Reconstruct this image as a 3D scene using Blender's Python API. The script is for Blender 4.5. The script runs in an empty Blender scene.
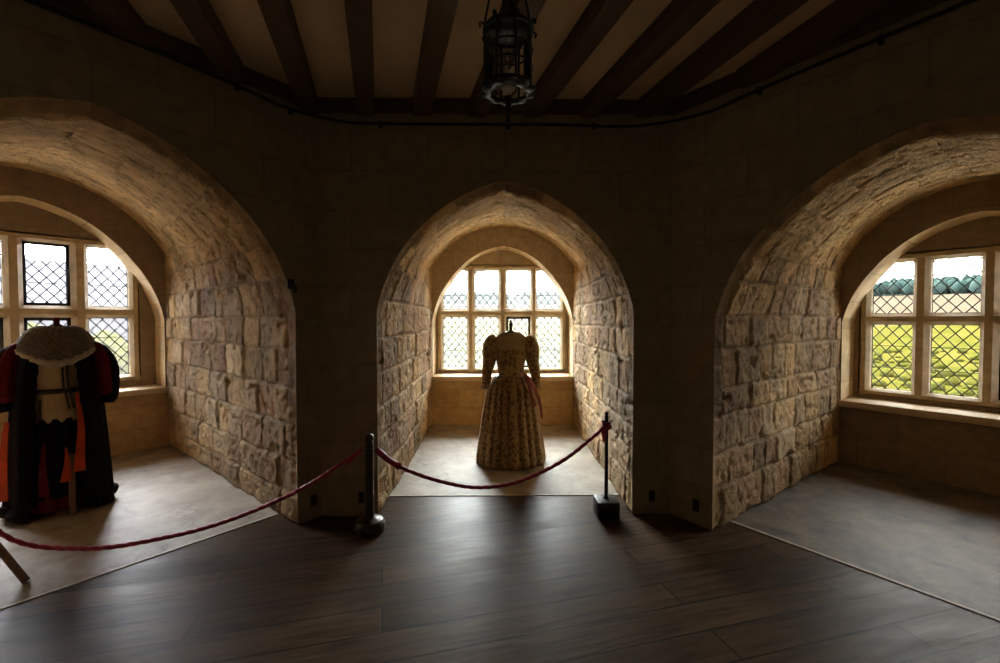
import bpy, math, random
import numpy as np
from mathutils import Vector, Matrix

C = bpy.context.scene.collection
SC = bpy.context.scene
rnd = random.Random(7)
PI = math.pi

# ------------------------------------------------------------------ camera, sky, exposure
cam_data = bpy.data.cameras.new('camera')
cam_data.sensor_width = 36.0
cam_data.lens = 444.0 / 1000.0 * 36.0
cam_data.clip_start = 0.05
cam_data.clip_end = 3000
cam = bpy.data.objects.new('camera', cam_data)
C.objects.link(cam)
cam.location = (0, 0, 1.6)
cam.rotation_euler = (math.radians(90 - 1.5), 0, math.radians(-0.84))
SC.camera = cam

SKY = 21.0
SKY_SUN = 108.0
world = bpy.data.worlds.new('overcast_sky')
SC.world = world
world.use_nodes = True
wt = world.node_tree
bg = wt.nodes['Background']
bg.inputs['Color'].default_value = (1.0, 0.985, 0.965, 1)
# hazy sun behind the cloud in front of the middle window: the sky is brightest there
tcw = wt.nodes.new('ShaderNodeTexCoord')
dt = wt.nodes.new('ShaderNodeVectorMath')
dt.operation = 'DOT_PRODUCT'
sun_dir = Vector((-0.36, 0.80, 0.47)).normalized()
dt.inputs[1].default_value = sun_dir
wt.links.new(tcw.outputs['Generated'], dt.inputs[0])
mxm = wt.nodes.new('ShaderNodeMath')
mxm.operation = 'MAXIMUM'
mxm.inputs[1].default_value = 0.0
wt.links.new(dt.outputs['Value'], mxm.inputs[0])
pwm = wt.nodes.new('ShaderNodeMath')
pwm.operation = 'POWER'
pwm.inputs[1].default_value = 5.0
wt.links.new(mxm.outputs[0], pwm.inputs[0])
mad = wt.nodes.new('ShaderNodeMath')
mad.operation = 'MULTIPLY_ADD'
mad.inputs[1].default_value = SKY_SUN
mad.inputs[2].default_value = SKY
wt.links.new(pwm.outputs[0], mad.inputs[0])
wt.links.new(mad.outputs[0], bg.inputs['Strength'])

SC.view_settings.view_transform = 'Standard'
SC.view_settings.look = 'None'
SC.view_settings.gamma = 1.0
SC.view_settings.use_curve_mapping = False
SC.view_settings.exposure = 0.0
SC.cycles.use_denoising = True
SC.cycles.max_bounces = 12
SC.cycles.diffuse_bounces = 7
SC.cycles.glossy_bounces = 4
SC.cycles.transparent_max_bounces = 12
SC.cycles.caustics_reflective = False
SC.cycles.caustics_refractive = False
SC.cycles.sample_clamp_indirect = 6.0

# ------------------------------------------------------------------ materials
def new_mat(name):
    m = bpy.data.materials.new(name)
    m.use_nodes = True
    nt = m.node_tree
    b = nt.nodes['Principled BSDF']
    return m, nt, b

def N(nt, kind, **inp):
    n = nt.nodes.new(kind)
    for k, v in inp.items():
        if k in n.inputs:
            n.inputs[k].default_value = v
        else:
            setattr(n, k, v)
    return n

def ramp(nt, stops):
    r = nt.nodes.new('ShaderNodeValToRGB')
    el = r.color_ramp.elements
    while len(el) < len(stops):
        el.new(0.5)
    for e, (p, c) in zip(el, stops):
        e.position = p
        e.color = (*c, 1) if len(c) == 3 else c
    return r

def noise_color(nt, b, stops, scale=8.0, detail=6.0, rough=0.6, stretch=None, coord='Object'):
    tc = N(nt, 'ShaderNodeTexCoord')
    mp = N(nt, 'ShaderNodeMapping')
    if stretch:
        mp.inputs['Scale'].default_value = stretch
    nt.links.new(tc.outputs[coord], mp.inputs['Vector'])
    nz = N(nt, 'ShaderNodeTexNoise', Scale=scale, Detail=detail, Roughness=rough)
    nt.links.new(mp.outputs['Vector'], nz.inputs['Vector'])
    r = ramp(nt, stops)
    nt.links.new(nz.outputs['Fac'], r.inputs['Fac'])
    if b is not None:
        nt.links.new(r.outputs['Color'], b.inputs['Base Color'])
    return mp, nz, r

def add_bump(nt, b, src, strength=0.4, dist=0.01):
    bp = N(nt, 'ShaderNodeBump', Strength=strength, Distance=dist)
    nt.links.new(src, bp.inputs['Height'])
    nt.links.new(bp.outputs['Normal'], b.inputs['Normal'])
    return bp

def simple_mat(name, col, rough=0.6, metal=0.0, var=0.25, scale=12.0, bump=0.15, sheen=0.0, stretch=None, spec=0.5):
    m, nt, b = new_mat(name)
    lo = tuple(c * (1 - var) for c in col)
    hi = tuple(min(1, c * (1 + var)) for c in col)
    mp, nz, r = noise_color(nt, b, [(0.3, lo), (0.7, hi)], scale=scale, stretch=stretch)
    b.inputs['Roughness'].default_value = rough
    b.inputs['Metallic'].default_value = metal
    b.inputs['Specular IOR Level'].default_value = spec
    if sheen:
        b.inputs['Sheen Weight'].default_value = sheen
    if bump:
        add_bump(nt, b, nz.outputs['Fac'], bump, 0.01)
    return m

def stone_skin_mat(name='rough_block_stone'):
    m, nt, b = new_mat(name)
    at = N(nt, 'ShaderNodeVertexColor', layer_name='tint')
    tc = N(nt, 'ShaderNodeTexCoord')
    n1 = N(nt, 'ShaderNodeTexNoise', Scale=7.0, Detail=8.0, Roughness=0.7)
    n2 = N(nt, 'ShaderNodeTexNoise', Scale=60.0, Detail=4.0, Roughness=0.65)
    for n in (n1, n2):
        nt.links.new(tc.outputs['Object'], n.inputs['Vector'])
    r = ramp(nt, [(0.30, (0.45, 0.42, 0.38)), (0.5, (0.95, 0.93, 0.90)), (0.70, (1.20, 1.16, 1.08))])
    nt.links.new(n1.outputs['Fac'], r.inputs['Fac'])
    mx = N(nt, 'ShaderNodeMix', data_type='RGBA', blend_type='MULTIPLY')
    mx.inputs[0].default_value = 1.0
    nt.links.new(at.outputs['Color'], mx.inputs[6])
    nt.links.new(r.outputs['Color'], mx.inputs[7])
    nt.links.new(mx.outputs[2], b.inputs['Base Color'])
    b.inputs['Roughness'].default_value = 0.85
    b.inputs['Specular IOR Level'].default_value = 0.25
    ad = N(nt, 'ShaderNodeMath', operation='ADD')
    nt.links.new(n1.outputs['Fac'], ad.inputs[0])
    nt.links.new(n2.outputs['Fac'], ad.inputs[1])
    add_bump(nt, b, ad.outputs[0], 0.9, 0.018)
    return m

def ashlar_mat(name, c1, c2, mortar, bw=0.55, bh=0.28, rough=0.8, bump=0.4, msize=0.008, plane='XZ', var=0.25):
    m, nt, b = new_mat(name)
    tc = N(nt, 'ShaderNodeTexCoord')
    sp = N(nt, 'ShaderNodeSeparateXYZ')
    cb = N(nt, 'ShaderNodeCombineXYZ')
    nt.links.new(tc.outputs['Object'], sp.inputs[0])
    nt.links.new(sp.outputs['X'], cb.inputs['X'])
    nt.links.new(sp.outputs['Z' if plane == 'XZ' else 'Y'], cb.inputs['Y'])
    br = N(nt, 'ShaderNodeTexBrick', Scale=1.0)
    br.inputs['Color1'].default_value = (*c1, 1)
    br.inputs['Color2'].default_value = (*c2, 1)
    br.inputs['Mortar'].default_value = (*mortar, 1)
    br.inputs['Mortar Size'].default_value = msize
    br.inputs['Mortar Smooth'].default_value = 0.3
    br.inputs['Brick Width'].default_value = bw
    br.inputs['Row Height'].default_value = bh
    nt.links.new(cb.outputs[0], br.inputs['Vector'])
    nz = N(nt, 'ShaderNodeTexNoise', Scale=9.0, Detail=7.0, Roughness=0.65)
    nt.links.new(tc.outputs['Object'], nz.inputs['Vector'])
    r = ramp(nt, [(0.3, (1 - var,) * 3), (0.72, (1 + var * 0.6,) * 3)])
    nt.links.new(nz.outputs['Fac'], r.inputs['Fac'])
    mx = N(nt, 'ShaderNodeMix', data_type='RGBA', blend_type='MULTIPLY')
    mx.inputs[0].default_value = 1.0
    nt.links.new(br.outputs['Color'], mx.inputs[6])
    nt.links.new(r.outputs['Color'], mx.inputs[7])
    nt.links.new(mx.outputs[2], b.inputs['Base Color'])
    b.inputs['Roughness'].default_value = rough
    b.inputs['Specular IOR Level'].default_value = 0.3
    sb = N(nt, 'ShaderNodeMath', operation='SUBTRACT')
    nt.links.new(nz.outputs['Fac'], sb.inputs[0])
    nt.links.new(br.outputs['Fac'], sb.inputs[1])
    add_bump(nt, b, sb.outputs[0], bump, 0.01)
    return m

def plank_mat():
    m, nt, b = new_mat('dark_oak_boards')
    tc = N(nt, 'ShaderNodeTexCoord')
    mp = N(nt, 'ShaderNodeMapping')
    mp.inputs['Rotation'].default_value = (0, 0, math.radians(-14.3))
    nt.links.new(tc.outputs['Object'], mp.inputs['Vector'])
    br = N(nt, 'ShaderNodeTexBrick', Scale=1.0, offset=0.37, offset_frequency=2)
    br.inputs['Color1'].default_value = (0.058, 0.034, 0.019, 1)
    br.inputs['Color2'].default_value = (0.100, 0.061, 0.035, 1)
    br.inputs['Mortar'].default_value = (0.012, 0.008, 0.005, 1)
    br.inputs['Mortar Size'].default_value = 0.005
    br.inputs['Brick Width'].default_value = 2.6
    br.inputs['Row Height'].default_value = 0.21
    nt.links.new(mp.outputs['Vector'], br.inputs['Vector'])
    mp2 = N(nt, 'ShaderNodeMapping')
    mp2.inputs['Scale'].default_value = (0.9, 9.0, 1.0)
    nt.links.new(mp.outputs['Vector'], mp2.inputs['Vector'])
    nz = N(nt, 'ShaderNodeTexNoise', Scale=2.4, Detail=9.0, Roughness=0.62, Distortion=0.6)
    nt.links.new(mp2.outputs['Vector'], nz.inputs['Vector'])
    n2 = N(nt, 'ShaderNodeTexNoise', Scale=3.2, Detail=7.0, Roughness=0.7)
    mp3 = N(nt, 'ShaderNodeMapping')
    mp3.inputs['Scale'].default_value = (0.6, 2.6, 1.0)
    nt.links.new(mp.outputs['Vector'], mp3.inputs['Vector'])
    nt.links.new(mp3.outputs['Vector'], n2.inputs['Vector'])
    r = ramp(nt, [(0.33, (0.52, 0.50, 0.48)), (0.67, (1.35, 1.32, 1.28))])
    nt.links.new(nz.outputs['Fac'], r.inputs['Fac'])
    mx = N(nt, 'ShaderNodeMix', data_type='RGBA', blend_type='MULTIPLY')
    mx.inputs[0].default_value = 1.0
    nt.links.new(br.outputs['Color'], mx.inputs[6])
    nt.links.new(r.outputs['Color'], mx.inputs[7])
    nt.links.new(mx.outputs[2], b.inputs['Base Color'])
    rr = ramp(nt, [(0.3, (0.33,) * 3), (0.7, (0.50,) * 3)])
    nt.links.new(n2.outputs['Fac'], rr.inputs['Fac'])
    nt.links.new(rr.outputs['Color'], b.inputs['Roughness'])
    b.inputs['Specular IOR Level'].default_value = 0.09
    sb = N(nt, 'ShaderNodeMath', operation='SUBTRACT')
    nt.links.new(nz.outputs['Fac'], sb.inputs[0])
    nt.links.new(br.outputs['Fac'], sb.inputs[1])
    add_bump(nt, b, sb.outputs[0], 0.28, 0.008)
    return m

def slab_mat(name, lo, hi, rough=(0.52, 0.66)):
    m, nt, b = new_mat(name)
    tc = N(nt, 'ShaderNodeTexCoord')
    n1 = N(nt, 'ShaderNodeTexNoise', Scale=3.0, Detail=9.0, Roughness=0.68, Distortion=0.4)
    n2 = N(nt, 'ShaderNodeTexNoise', Scale=18.0, Detail=6.0, Roughness=0.7)
    vo = N(nt, 'ShaderNodeTexVoronoi', feature='DISTANCE_TO_EDGE', Scale=0.9)
    dm = N(nt, 'ShaderNodeVectorMath', operation='ADD')
    n3 = N(nt, 'ShaderNodeTexNoise', Scale=2.5, Detail=5.0)
    nt.links.new(tc.outputs['Object'], n3.inputs['Vector'])
    nt.links.new(tc.outputs['Object'], dm.inputs[0])
    nt.links.new(n3.outputs['Color'], dm.inputs[1])
    nt.links.new(dm.outputs[0], vo.inputs['Vector'])
    for n in (n1, n2):
        nt.links.new(tc.outputs['Object'], n.inputs['Vector'])
    r = ramp(nt, [(0.32, lo), (0.5, tuple((a + c) / 2 for a, c in zip(lo, hi))), (0.68, hi)])
    nt.links.new(n1.outputs['Fac'], r.inputs['Fac'])
    cr = ramp(nt, [(0.0, (0.45,) * 3), (0.012, (1, 1, 1))])
    nt.links.new(vo.outputs['Distance'], cr.inputs['Fac'])
    mx = N(nt, 'ShaderNodeMix', data_type='RGBA', blend_type='MULTIPLY')
    mx.inputs[0].default_value = 0.8
    nt.links.new(r.outputs['Color'], mx.inputs[6])
    nt.links.new(cr.outputs['Color'], mx.inputs[7])
    nt.links.new(mx.outputs[2], b.inputs['Base Color'])
    rr = ramp(nt, [(0.35, (rough[0],) * 3), (0.65, (rough[1],) * 3)])
    nt.links.new(n2.outputs['Fac'], rr.inputs['Fac'])
    nt.links.new(rr.outputs['Color'], b.inputs['Roughness'])
    ad = N(nt, 'ShaderNodeMath', operation='ADD')
    nt.links.new(n1.outputs['Fac'], ad.inputs[0])
    nt.links.new(n2.outputs['Fac'], ad.inputs[1])
    add_bump(nt, b, ad.outputs[0], 0.2, 0.008)
    return m

def glass_mat(name, milk=0.05, tint=(0.95, 0.97, 0.96)):
    m, nt, b = new_mat(name)
    nt.nodes.remove(b)
    out = nt.nodes['Material Output']
    tr = N(nt, 'ShaderNodeBsdfTransparent')
    tr.inputs['Color'].default_value = (*tint, 1)
    gl = N(nt, 'ShaderNodeBsdfGlossy', Roughness=0.08)
    tl = N(nt, 'ShaderNodeBsdfTranslucent')
    tl.inputs['Color'].default_value = (0.95, 0.97, 1.0, 1)
    m1 = N(nt, 'ShaderNodeMixShader')
    m1.inputs[0].default_value = milk
    nt.links.new(tr.outputs[0], m1.inputs[1])
    nt.links.new(tl.outputs[0], m1.inputs[2])
    fr = N(nt, 'ShaderNodeFresnel', IOR=1.3)
    m2 = N(nt, 'ShaderNodeMixShader')
    nt.links.new(fr.outputs[0], m2.inputs[0])
    nt.links.new(m1.outputs[0], m2.inputs[1])
    nt.links.new(gl.outputs[0], m2.inputs[2])
    nt.links.new(m2.outputs[0], out.inputs['Surface'])
    return m

def brocade_mat():
    m, nt, b = new_mat('gold_floral_brocade')
    tc = N(nt, 'ShaderNodeTexCoord')
    mp = N(nt, 'ShaderNodeMapping')
    mp.inputs['Scale'].default_value = (1, 1, 0.75)
    nt.links.new(tc.outputs['Object'], mp.inputs['Vector'])
    vo = N(nt, 'ShaderNodeTexVoronoi', feature='F1', Scale=30.0)
    vo.inputs['Randomness'].default_value = 0.9
    nt.links.new(mp.outputs['Vector'], vo.inputs['Vector'])
    nz = N(nt, 'ShaderNodeTexNoise', Scale=38.0, Detail=4.0, Roughness=0.6)
    nt.links.new(tc.outputs['Object'], nz.inputs['Vector'])
    ad = N(nt, 'ShaderNodeMath', operation='ADD')
    ml = N(nt, 'ShaderNodeMath', operation='MULTIPLY')
    ml.inputs[1].default_value = 0.55
    nt.links.new(nz.outputs['Fac'], ml.inputs[0])
    nt.links.new(vo.outputs['Distance'], ad.inputs[0])
    nt.links.new(ml.outputs[0], ad.inputs[1])
    r = ramp(nt, [(0.38, (0.075, 0.034, 0.009)), (0.58, (0.15, 0.078, 0.020)), (0.74, (0.29, 0.17, 0.045)), (0.98, (0.40, 0.25, 0.075))])
    nt.links.new(ad.outputs[0], r.inputs['Fac'])
    nt.links.new(r.outputs['Color'], b.inputs['Base Color'])
    b.inputs['Roughness'].default_value = 0.5
    b.inputs['Sheen Weight'].default_value = 0.3
    add_bump(nt, b, ad.outputs[0], 0.25, 0.004)
    return m

def rope_mat():
    m, nt, b = new_mat('crimson_twisted_rope')
    noise_color(nt, b, [(0.3, (0.36, 0.010, 0.045)), (0.7, (0.54, 0.025, 0.095))], scale=60)
    b.inputs['Roughness'].default_value = 0.5
    b.inputs['Sheen Weight'].default_value = 0.5
    return m

M = {}
M['skin'] = stone_skin_mat()
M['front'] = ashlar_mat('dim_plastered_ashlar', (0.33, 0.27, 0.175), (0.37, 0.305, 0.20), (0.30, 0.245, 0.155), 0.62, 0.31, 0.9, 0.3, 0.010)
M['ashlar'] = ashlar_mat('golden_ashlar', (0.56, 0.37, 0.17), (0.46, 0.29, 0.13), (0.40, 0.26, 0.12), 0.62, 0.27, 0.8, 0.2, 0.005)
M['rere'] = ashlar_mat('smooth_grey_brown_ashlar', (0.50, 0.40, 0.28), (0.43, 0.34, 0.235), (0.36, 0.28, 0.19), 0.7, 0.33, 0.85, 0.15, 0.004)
M['rere_shaded'] = ashlar_mat('shaded_brown_ashlar', (0.30, 0.225, 0.145), (0.25, 0.185, 0.12), (0.20, 0.15, 0.10), 0.7, 0.33, 0.85, 0.15, 0.004)  # darker copy of the inner-arch stone, shade put into its colour
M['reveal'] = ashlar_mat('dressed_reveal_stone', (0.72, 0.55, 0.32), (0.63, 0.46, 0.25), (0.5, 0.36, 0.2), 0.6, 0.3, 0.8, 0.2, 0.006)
M['frame'] = simple_mat('dressed_window_stone', (0.52, 0.40, 0.235), 0.75, 0, 0.22, 9, 0.25)
M['sill'] = simple_mat('pale_sill_stone', (0.62, 0.47, 0.29), 0.7, 0, 0.18, 9, 0.2)
M['outer'] = simple_mat('weathered_outer_stone', (0.30, 0.26, 0.20), 0.9, 0, 0.3, 3, 0.3)
M['plank'] = plank_mat()
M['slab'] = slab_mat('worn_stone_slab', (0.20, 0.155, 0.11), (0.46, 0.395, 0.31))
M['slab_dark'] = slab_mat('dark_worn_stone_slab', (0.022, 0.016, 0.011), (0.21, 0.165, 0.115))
M['edge'] = simple_mat('pale_stone_edge', (0.52, 0.46, 0.37), 0.6, 0, 0.2, 14, 0.2)
M['limewash'] = simple_mat('limewashed_wall', (0.78, 0.64, 0.44), 0.9, 0, 0.08, 2, 0.1)
M['plaster'] = simple_mat('aged_ceiling_plaster', (0.82, 0.62, 0.37), 0.9, 0, 0.1, 3, 0.1)
M['beam'] = simple_mat('dark_oak_beam', (0.105, 0.06, 0.034), 0.75, 0, 0.35, 6, 0.4, stretch=(6, 0.6, 6))
M['iron'] = simple_mat('black_wrought_iron', (0.016, 0.014, 0.012), 0.6, 0.2, 0.3, 40, 0.2)
M['lead'] = simple_mat('dull_lead', (0.02, 0.021, 0.023), 0.7, 0.1, 0.2, 60, 0.1)
M['cable'] = simple_mat('black_cable_sheath', (0.012, 0.011, 0.01), 0.6, 0, 0.2, 40, 0.05)
M['glass'] = glass_mat('old_clear_glass', 0.0)
M['glass_hazy'] = glass_mat('old_hazy_glass', 0.010, (0.94, 0.96, 0.99))
M['glass_milky'] = glass_mat('old_clouded_glass', 0.028, (0.93, 0.97, 0.97))
M['lamp_glass'] = glass_mat('lamp_glass', 0.01, (0.9, 0.88, 0.82))
M['brocade'] = brocade_mat()
M['lace'] = simple_mat('cream_lace', (0.42, 0.30, 0.145), 0.8, 0, 0.2, 60, 0.4, 0.3)
M['ribbon'] = simple_mat('rose_red_ribbon', (0.27, 0.035, 0.03), 0.6, 0, 0.25, 20, 0.15, 0.3)
M['rope'] = rope_mat()
M['velvet_black'] = simple_mat('black_velvet', (0.010, 0.009, 0.010), 0.9, 0, 0.3, 30, 0.2, 0.0, spec=0.05)
M['velvet_red'] = simple_mat('dark_crimson_velvet', (0.095, 0.006, 0.010), 0.8, 0, 0.3, 25, 0.2, 0.0, spec=0.1)
M['lining'] = simple_mat('orange_red_silk_lining', (0.46, 0.055, 0.014), 0.6, 0, 0.3, 9, 0.3, 0.0, spec=0.15)
M['cream'] = simple_mat('cream_quilted_satin', (0.55, 0.37, 0.17), 0.55, 0, 0.2, 22, 0.4, stretch=(3, 3, 0.8))
M['strap'] = simple_mat('dark_leather_strap', (0.04, 0.022, 0.014), 0.5, 0, 0.2, 30, 0.2)
M['fur'] = simple_mat('grey_brown_fur', (0.105, 0.082, 0.058), 0.95, 0, 0.5, 45, 0.8, 0.4)
M['fur_trim'] = simple_mat('white_fur_edge', (0.42, 0.35, 0.26), 0.95, 0, 0.3, 60, 0.8, 0.4)
M['fur_black'] = simple_mat('black_fur', (0.012, 0.010, 0.010), 0.95, 0, 0.4, 50, 0.9, 0.0, spec=0.05)
M['wood'] = simple_mat('brown_turned_wood', (0.20, 0.105, 0.05), 0.4, 0, 0.3, 8, 0.15, stretch=(8, 8, 0.8))
M['wood_dark'] = simple_mat('dark_stained_wood', (0.035, 0.02, 0.013), 0.35, 0, 0.3, 8, 0.15, stretch=(8, 8, 0.8))
M['bulb'] = simple_mat('ivory_candle_sleeve', (0.6, 0.5, 0.32), 0.5, 0, 0.1, 10, 0.05)
M['paint_black'] = simple_mat('black_painted_metal', (0.014, 0.013, 0.012), 0.4, 0.3, 0.2, 30, 0.08)

# ------------------------------------------------------------------ mesh helpers
def mesh(name, verts, faces, mat, parent=None, smooth=False, loc=None, rotz=0.0):
    me = bpy.data.meshes.new(name)
    me.from_pydata([tuple(v) for v in verts], [], faces)
    me.update()
    if smooth:
        me.polygons.foreach_set('use_smooth', [True] * len(me.polygons))
    mats = mat if isinstance(mat, (list, tuple)) else [mat]
    for mm in mats:
        me.materials.append(mm)
    o = bpy.data.objects.new(name, me)
    C.objects.link(o)
    if loc is not None:
        o.location = loc
    if rotz:
        o.rotation_euler = (0, 0, rotz)
    if parent is not None:
        o.parent = parent
    return o

def tag(o, label, cat, group=None, kind=None):
    o['label'] = label
    o['category'] = cat
    if group:
        o['group'] = group
    if kind:
        o['kind'] = kind
    return o

def empty(name, loc=(0, 0, 0), rotz=0.0):
    o = bpy.data.objects.new(name, None)
    o.empty_display_size = 0.1
    C.objects.link(o)
    o.location = loc
    o.rotation_euler = (0, 0, rotz)
    return o

class MB:
    """collects shapes; build() links them as ONE mesh object"""
    def __init__(s):
        s.v, s.f = [], []

    def add(s, verts, faces):
        b = len(s.v)
        s.v += [tuple(v) for v in verts]
        s.f += [tuple(i + b for i in f) for f in faces]
        return s

    def quad(s, a, b, c, d):
        return s.add([a, b, c, d], [(0, 1, 2, 3)])

    def box(s, x0, x1, y0, y1, z0, z1, ch=0.0, mat=None):
        if ch <= 0:
            vs = [(x, y, z) for z in (z0, z1) for y in (y0, y1) for x in (x0, x1)]
            fs = [(0, 2, 3, 1), (4, 5, 7, 6), (0, 1, 5, 4), (2, 6, 7, 3), (0, 4, 6, 2), (1, 3, 7, 5)]
        else:
            import bmesh
            bm = bmesh.new()
            bmesh.ops.create_cube(bm, size=1.0)
            for v in bm.verts:
                v.co = Vector(((x0 + x1) / 2 + v.co.x * (x1 - x0), (y0 + y1) / 2 + v.co.y * (y1 - y0), (z0 + z1) / 2 + v.co.z * (z1 - z0)))
            bmesh.ops.bevel(bm, geom=bm.edges[:], offset=ch, segments=2, affect='EDGES', profile=0.5)
            bm.verts.index_update()
            vs = [tuple(v.co) for v in bm.verts]
            fs = [tuple(v.index for v in f.verts) for f in bm.faces]
            bm.free()
        if mat is not None:
            vs = [tuple(mat @ Vector(v)) for v in vs]
        return s.add(vs, fs)

    def lathe(s, prof, seg=24, cx=0, cy=0, cap=True, rfun=None):
        n = len(prof)
        vs = []
        for i, (r, z) in enumerate(prof):
            for k in range(seg):
                a = 2 * PI * k / seg
                rr = r * (rfun(a, i) if rfun else 1)
                vs.append((cx + rr * math.cos(a), cy + rr * math.sin(a), z))
        fs = []
        for i in range(n - 1):
            for k in range(seg):
                k2 = (k + 1) % seg
                fs.append((i * seg + k, i * seg + k2, (i + 1) * seg + k2, (i + 1) * seg + k))
        if cap:
            fs.append(tuple(range(seg))[::-1])
            fs.append(tuple((n - 1) * seg + k for k in range(seg)))
        return s.add(vs, fs)

    def rings(s, rings, cap0=True, cap1=True, closed=True):
        m = len(rings[0])
        vs = [p for r in rings for p in r]
        fs = []
        for i in range(len(rings) - 1):
            for k in range(m if closed else m - 1):
                k2 = (k + 1) % m
                fs.append((i * m + k, i * m + k2, (i + 1) * m + k2, (i + 1) * m + k))
        if cap0 and closed:
            fs.append(tuple(range(m))[::-1])
        if cap1 and closed:
            fs.append(tuple((len(rings) - 1) * m + k for k in range(m)))
        return s.add(vs, fs)

    def tube(s, pts, rad, seg=8, rfun=None, closed=False, cap=True):
        pts = [Vector(p) for p in pts]
        n = len(pts)
        rr = rad if callable(rad) else (lambda t: rad)
        tang = []
        for i in range(n):
            if closed:
                d = pts[(i + 1) % n] - pts[(i - 1) % n]
            else:
                d = pts[min(i + 1, n - 1)] - pts[max(i - 1, 0)]
            tang.append(d.normalized())
        ref = Vector((0, 0, 1)) if abs(tang[0].z) < 0.9 else Vector((1, 0, 0))
        u = (ref - tang[0] * ref.dot(tang[0])).normalized()
        rings = []
        length = 0
        for i in range(n):
            if i:
                length += (pts[i] - pts[i - 1]).length
            u = (u - tang[i] * u.dot(tang[i])).normalized()
            w = tang[i].cross(u)
            r = rr(i / max(1, n - 1))
            ring = []
            for k in range(seg):
                a = 2 * PI * k / seg
                q = r * (rfun(a, length) if rfun else 1)
                ring.append(tuple(pts[i] + u * (q * math.cos(a)) + w * (q * math.sin(a))))
            rings.append(ring)
        if closed:
            rings.append(rings[0])
            return s.rings(rings, False, False)
        return s.rings(rings, cap, cap)

    def build(s, name, mat, parent=None, smooth=False, loc=None, rotz=0.0):
        return mesh(name, s.v, s.f, mat, parent, smooth, loc, rotz)

def auto_smooth(o, ang=40):
    me = o.data
    me.polygons.foreach_set('use_smooth', [True] * len(me.polygons))
    try:
        me.set_sharp_from_angle(angle=math.radians(ang))
    except Exception:
        pass
    return o

def spline(pts, n):
    P = [np.array(p, float) for p in pts]
    P = [2 * P[0] - P[1]] + P + [2 * P[-1] - P[-2]]
    out = []
    segs = len(P) - 3
    for i in range(n):
        t = i / (n - 1) * segs
        k = min(int(t), segs - 1)
        t -= k
        p0, p1, p2, p3 = P[k:k + 4]
        out.append(0.5 * (2 * p1 + (p2 - p0) * t + (2 * p0 - 5 * p1 + 4 * p2 - p3) * t * t + (3 * p1 - p0 - 3 * p2 + p3) * t ** 3))
    return out

# 2-D value noise for the stone relief
def vnoise(x, y, seed):
    r = np.random.RandomState(seed)
    tab = r.rand(256, 256)
    xi = np.floor(x).astype(int)
    yi = np.floor(y).astype(int)
    fx = x - xi
    fy = y - yi
    fx = fx * fx * (3 - 2 * fx)
    fy = fy * fy * (3 - 2 * fy)
    g = lambda i, j: tab[i & 255, j & 255]
    return (g(xi, yi) * (1 - fx) + g(xi + 1, yi) * fx) * (1 - fy) + (g(xi, yi + 1) * (1 - fx) + g(xi + 1, yi + 1) * fx) * fy

def fbm(x, y, seed, octs=4):
    v = 0
    a = 0.5
    t = 0
    for k in range(octs):
        v = v + a * vnoise(x * 2 ** k, y * 2 ** k, seed + k)
        t += a
        a *= 0.55
    return v / t - 0.5

# ------------------------------------------------------------------ plan of the room
# each alcove: origin on the room face of its wall, angle of the wall, half width, depth ...
def r_arch(phi):
    """polar radius of the pointed arch, phi 0 at the springing, pi/2 at the apex"""
    d = np.degrees(phi)
    return np.interp(d, [0, 8, 16, 26, 36, 46, 52, 60, 70, 80, 86, 90], [1, .976, .955, .938, .925, .917, .917, .923, .94, .962, .977, .985])

class Alcove:
    def __init__(s, nm, th, O, a, ab, off, D, spring, apex, bspring, bcrown, rapex, rspring, rhalf, sill, cols, rows, pw):
        s.nm, s.th = nm, math.radians(th)
        s.O = np.array([O[0], O[1], 0.0])
        s.t = np.array([math.cos(s.th), math.sin(s.th), 0])
        s.n = np.array([-s.t[1], s.t[0], 0])
        s.a, s.ab, s.off, s.D = a, ab, off, D
        s.spring, s.apex, s.bspring, s.bcrown = spring, apex, bspring, bcrown
        s.rapex, s.rspring, s.rhalf, s.sill = rapex, rspring, rhalf, sill
        s.cols, s.rows, s.pw = cols, rows, pw
        s.Dw = D + 0.36

    def half_front(s, n=400):
        phi = np.linspace(0, PI / 2, n)
        r = r_arch(phi)
        x = s.a * r * np.cos(phi)
        z = s.spring + (s.apex - s.spring) / 0.985 * r * np.sin(phi)
        x = np.concatenate([[s.a], x])
        z = np.concatenate([[0], z])
        return x, z

    def half_back(s, n=400):
        sg = s.bcrown - s.bspring
        R = (s.ab ** 2 + sg ** 2) / (2 * sg)
        x = np.linspace(s.ab, 0, n)
        z = s.bspring + np.sqrt(R * R - x * x) - (R - sg)
        return np.concatenate([[s.ab], x]), np.concatenate([[0], z])

    def w(s, p):
        return s.O + s.t * p[0] + s.n * p[1] + np.array([0, 0, p[2]])

def corner(th, Cc, side, a):
    t = (math.cos(math.radians(th)), math.sin(math.radians(th)))
    return (Cc[0] - side * a * t[0], Cc[1] - side * a * t[1])

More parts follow.
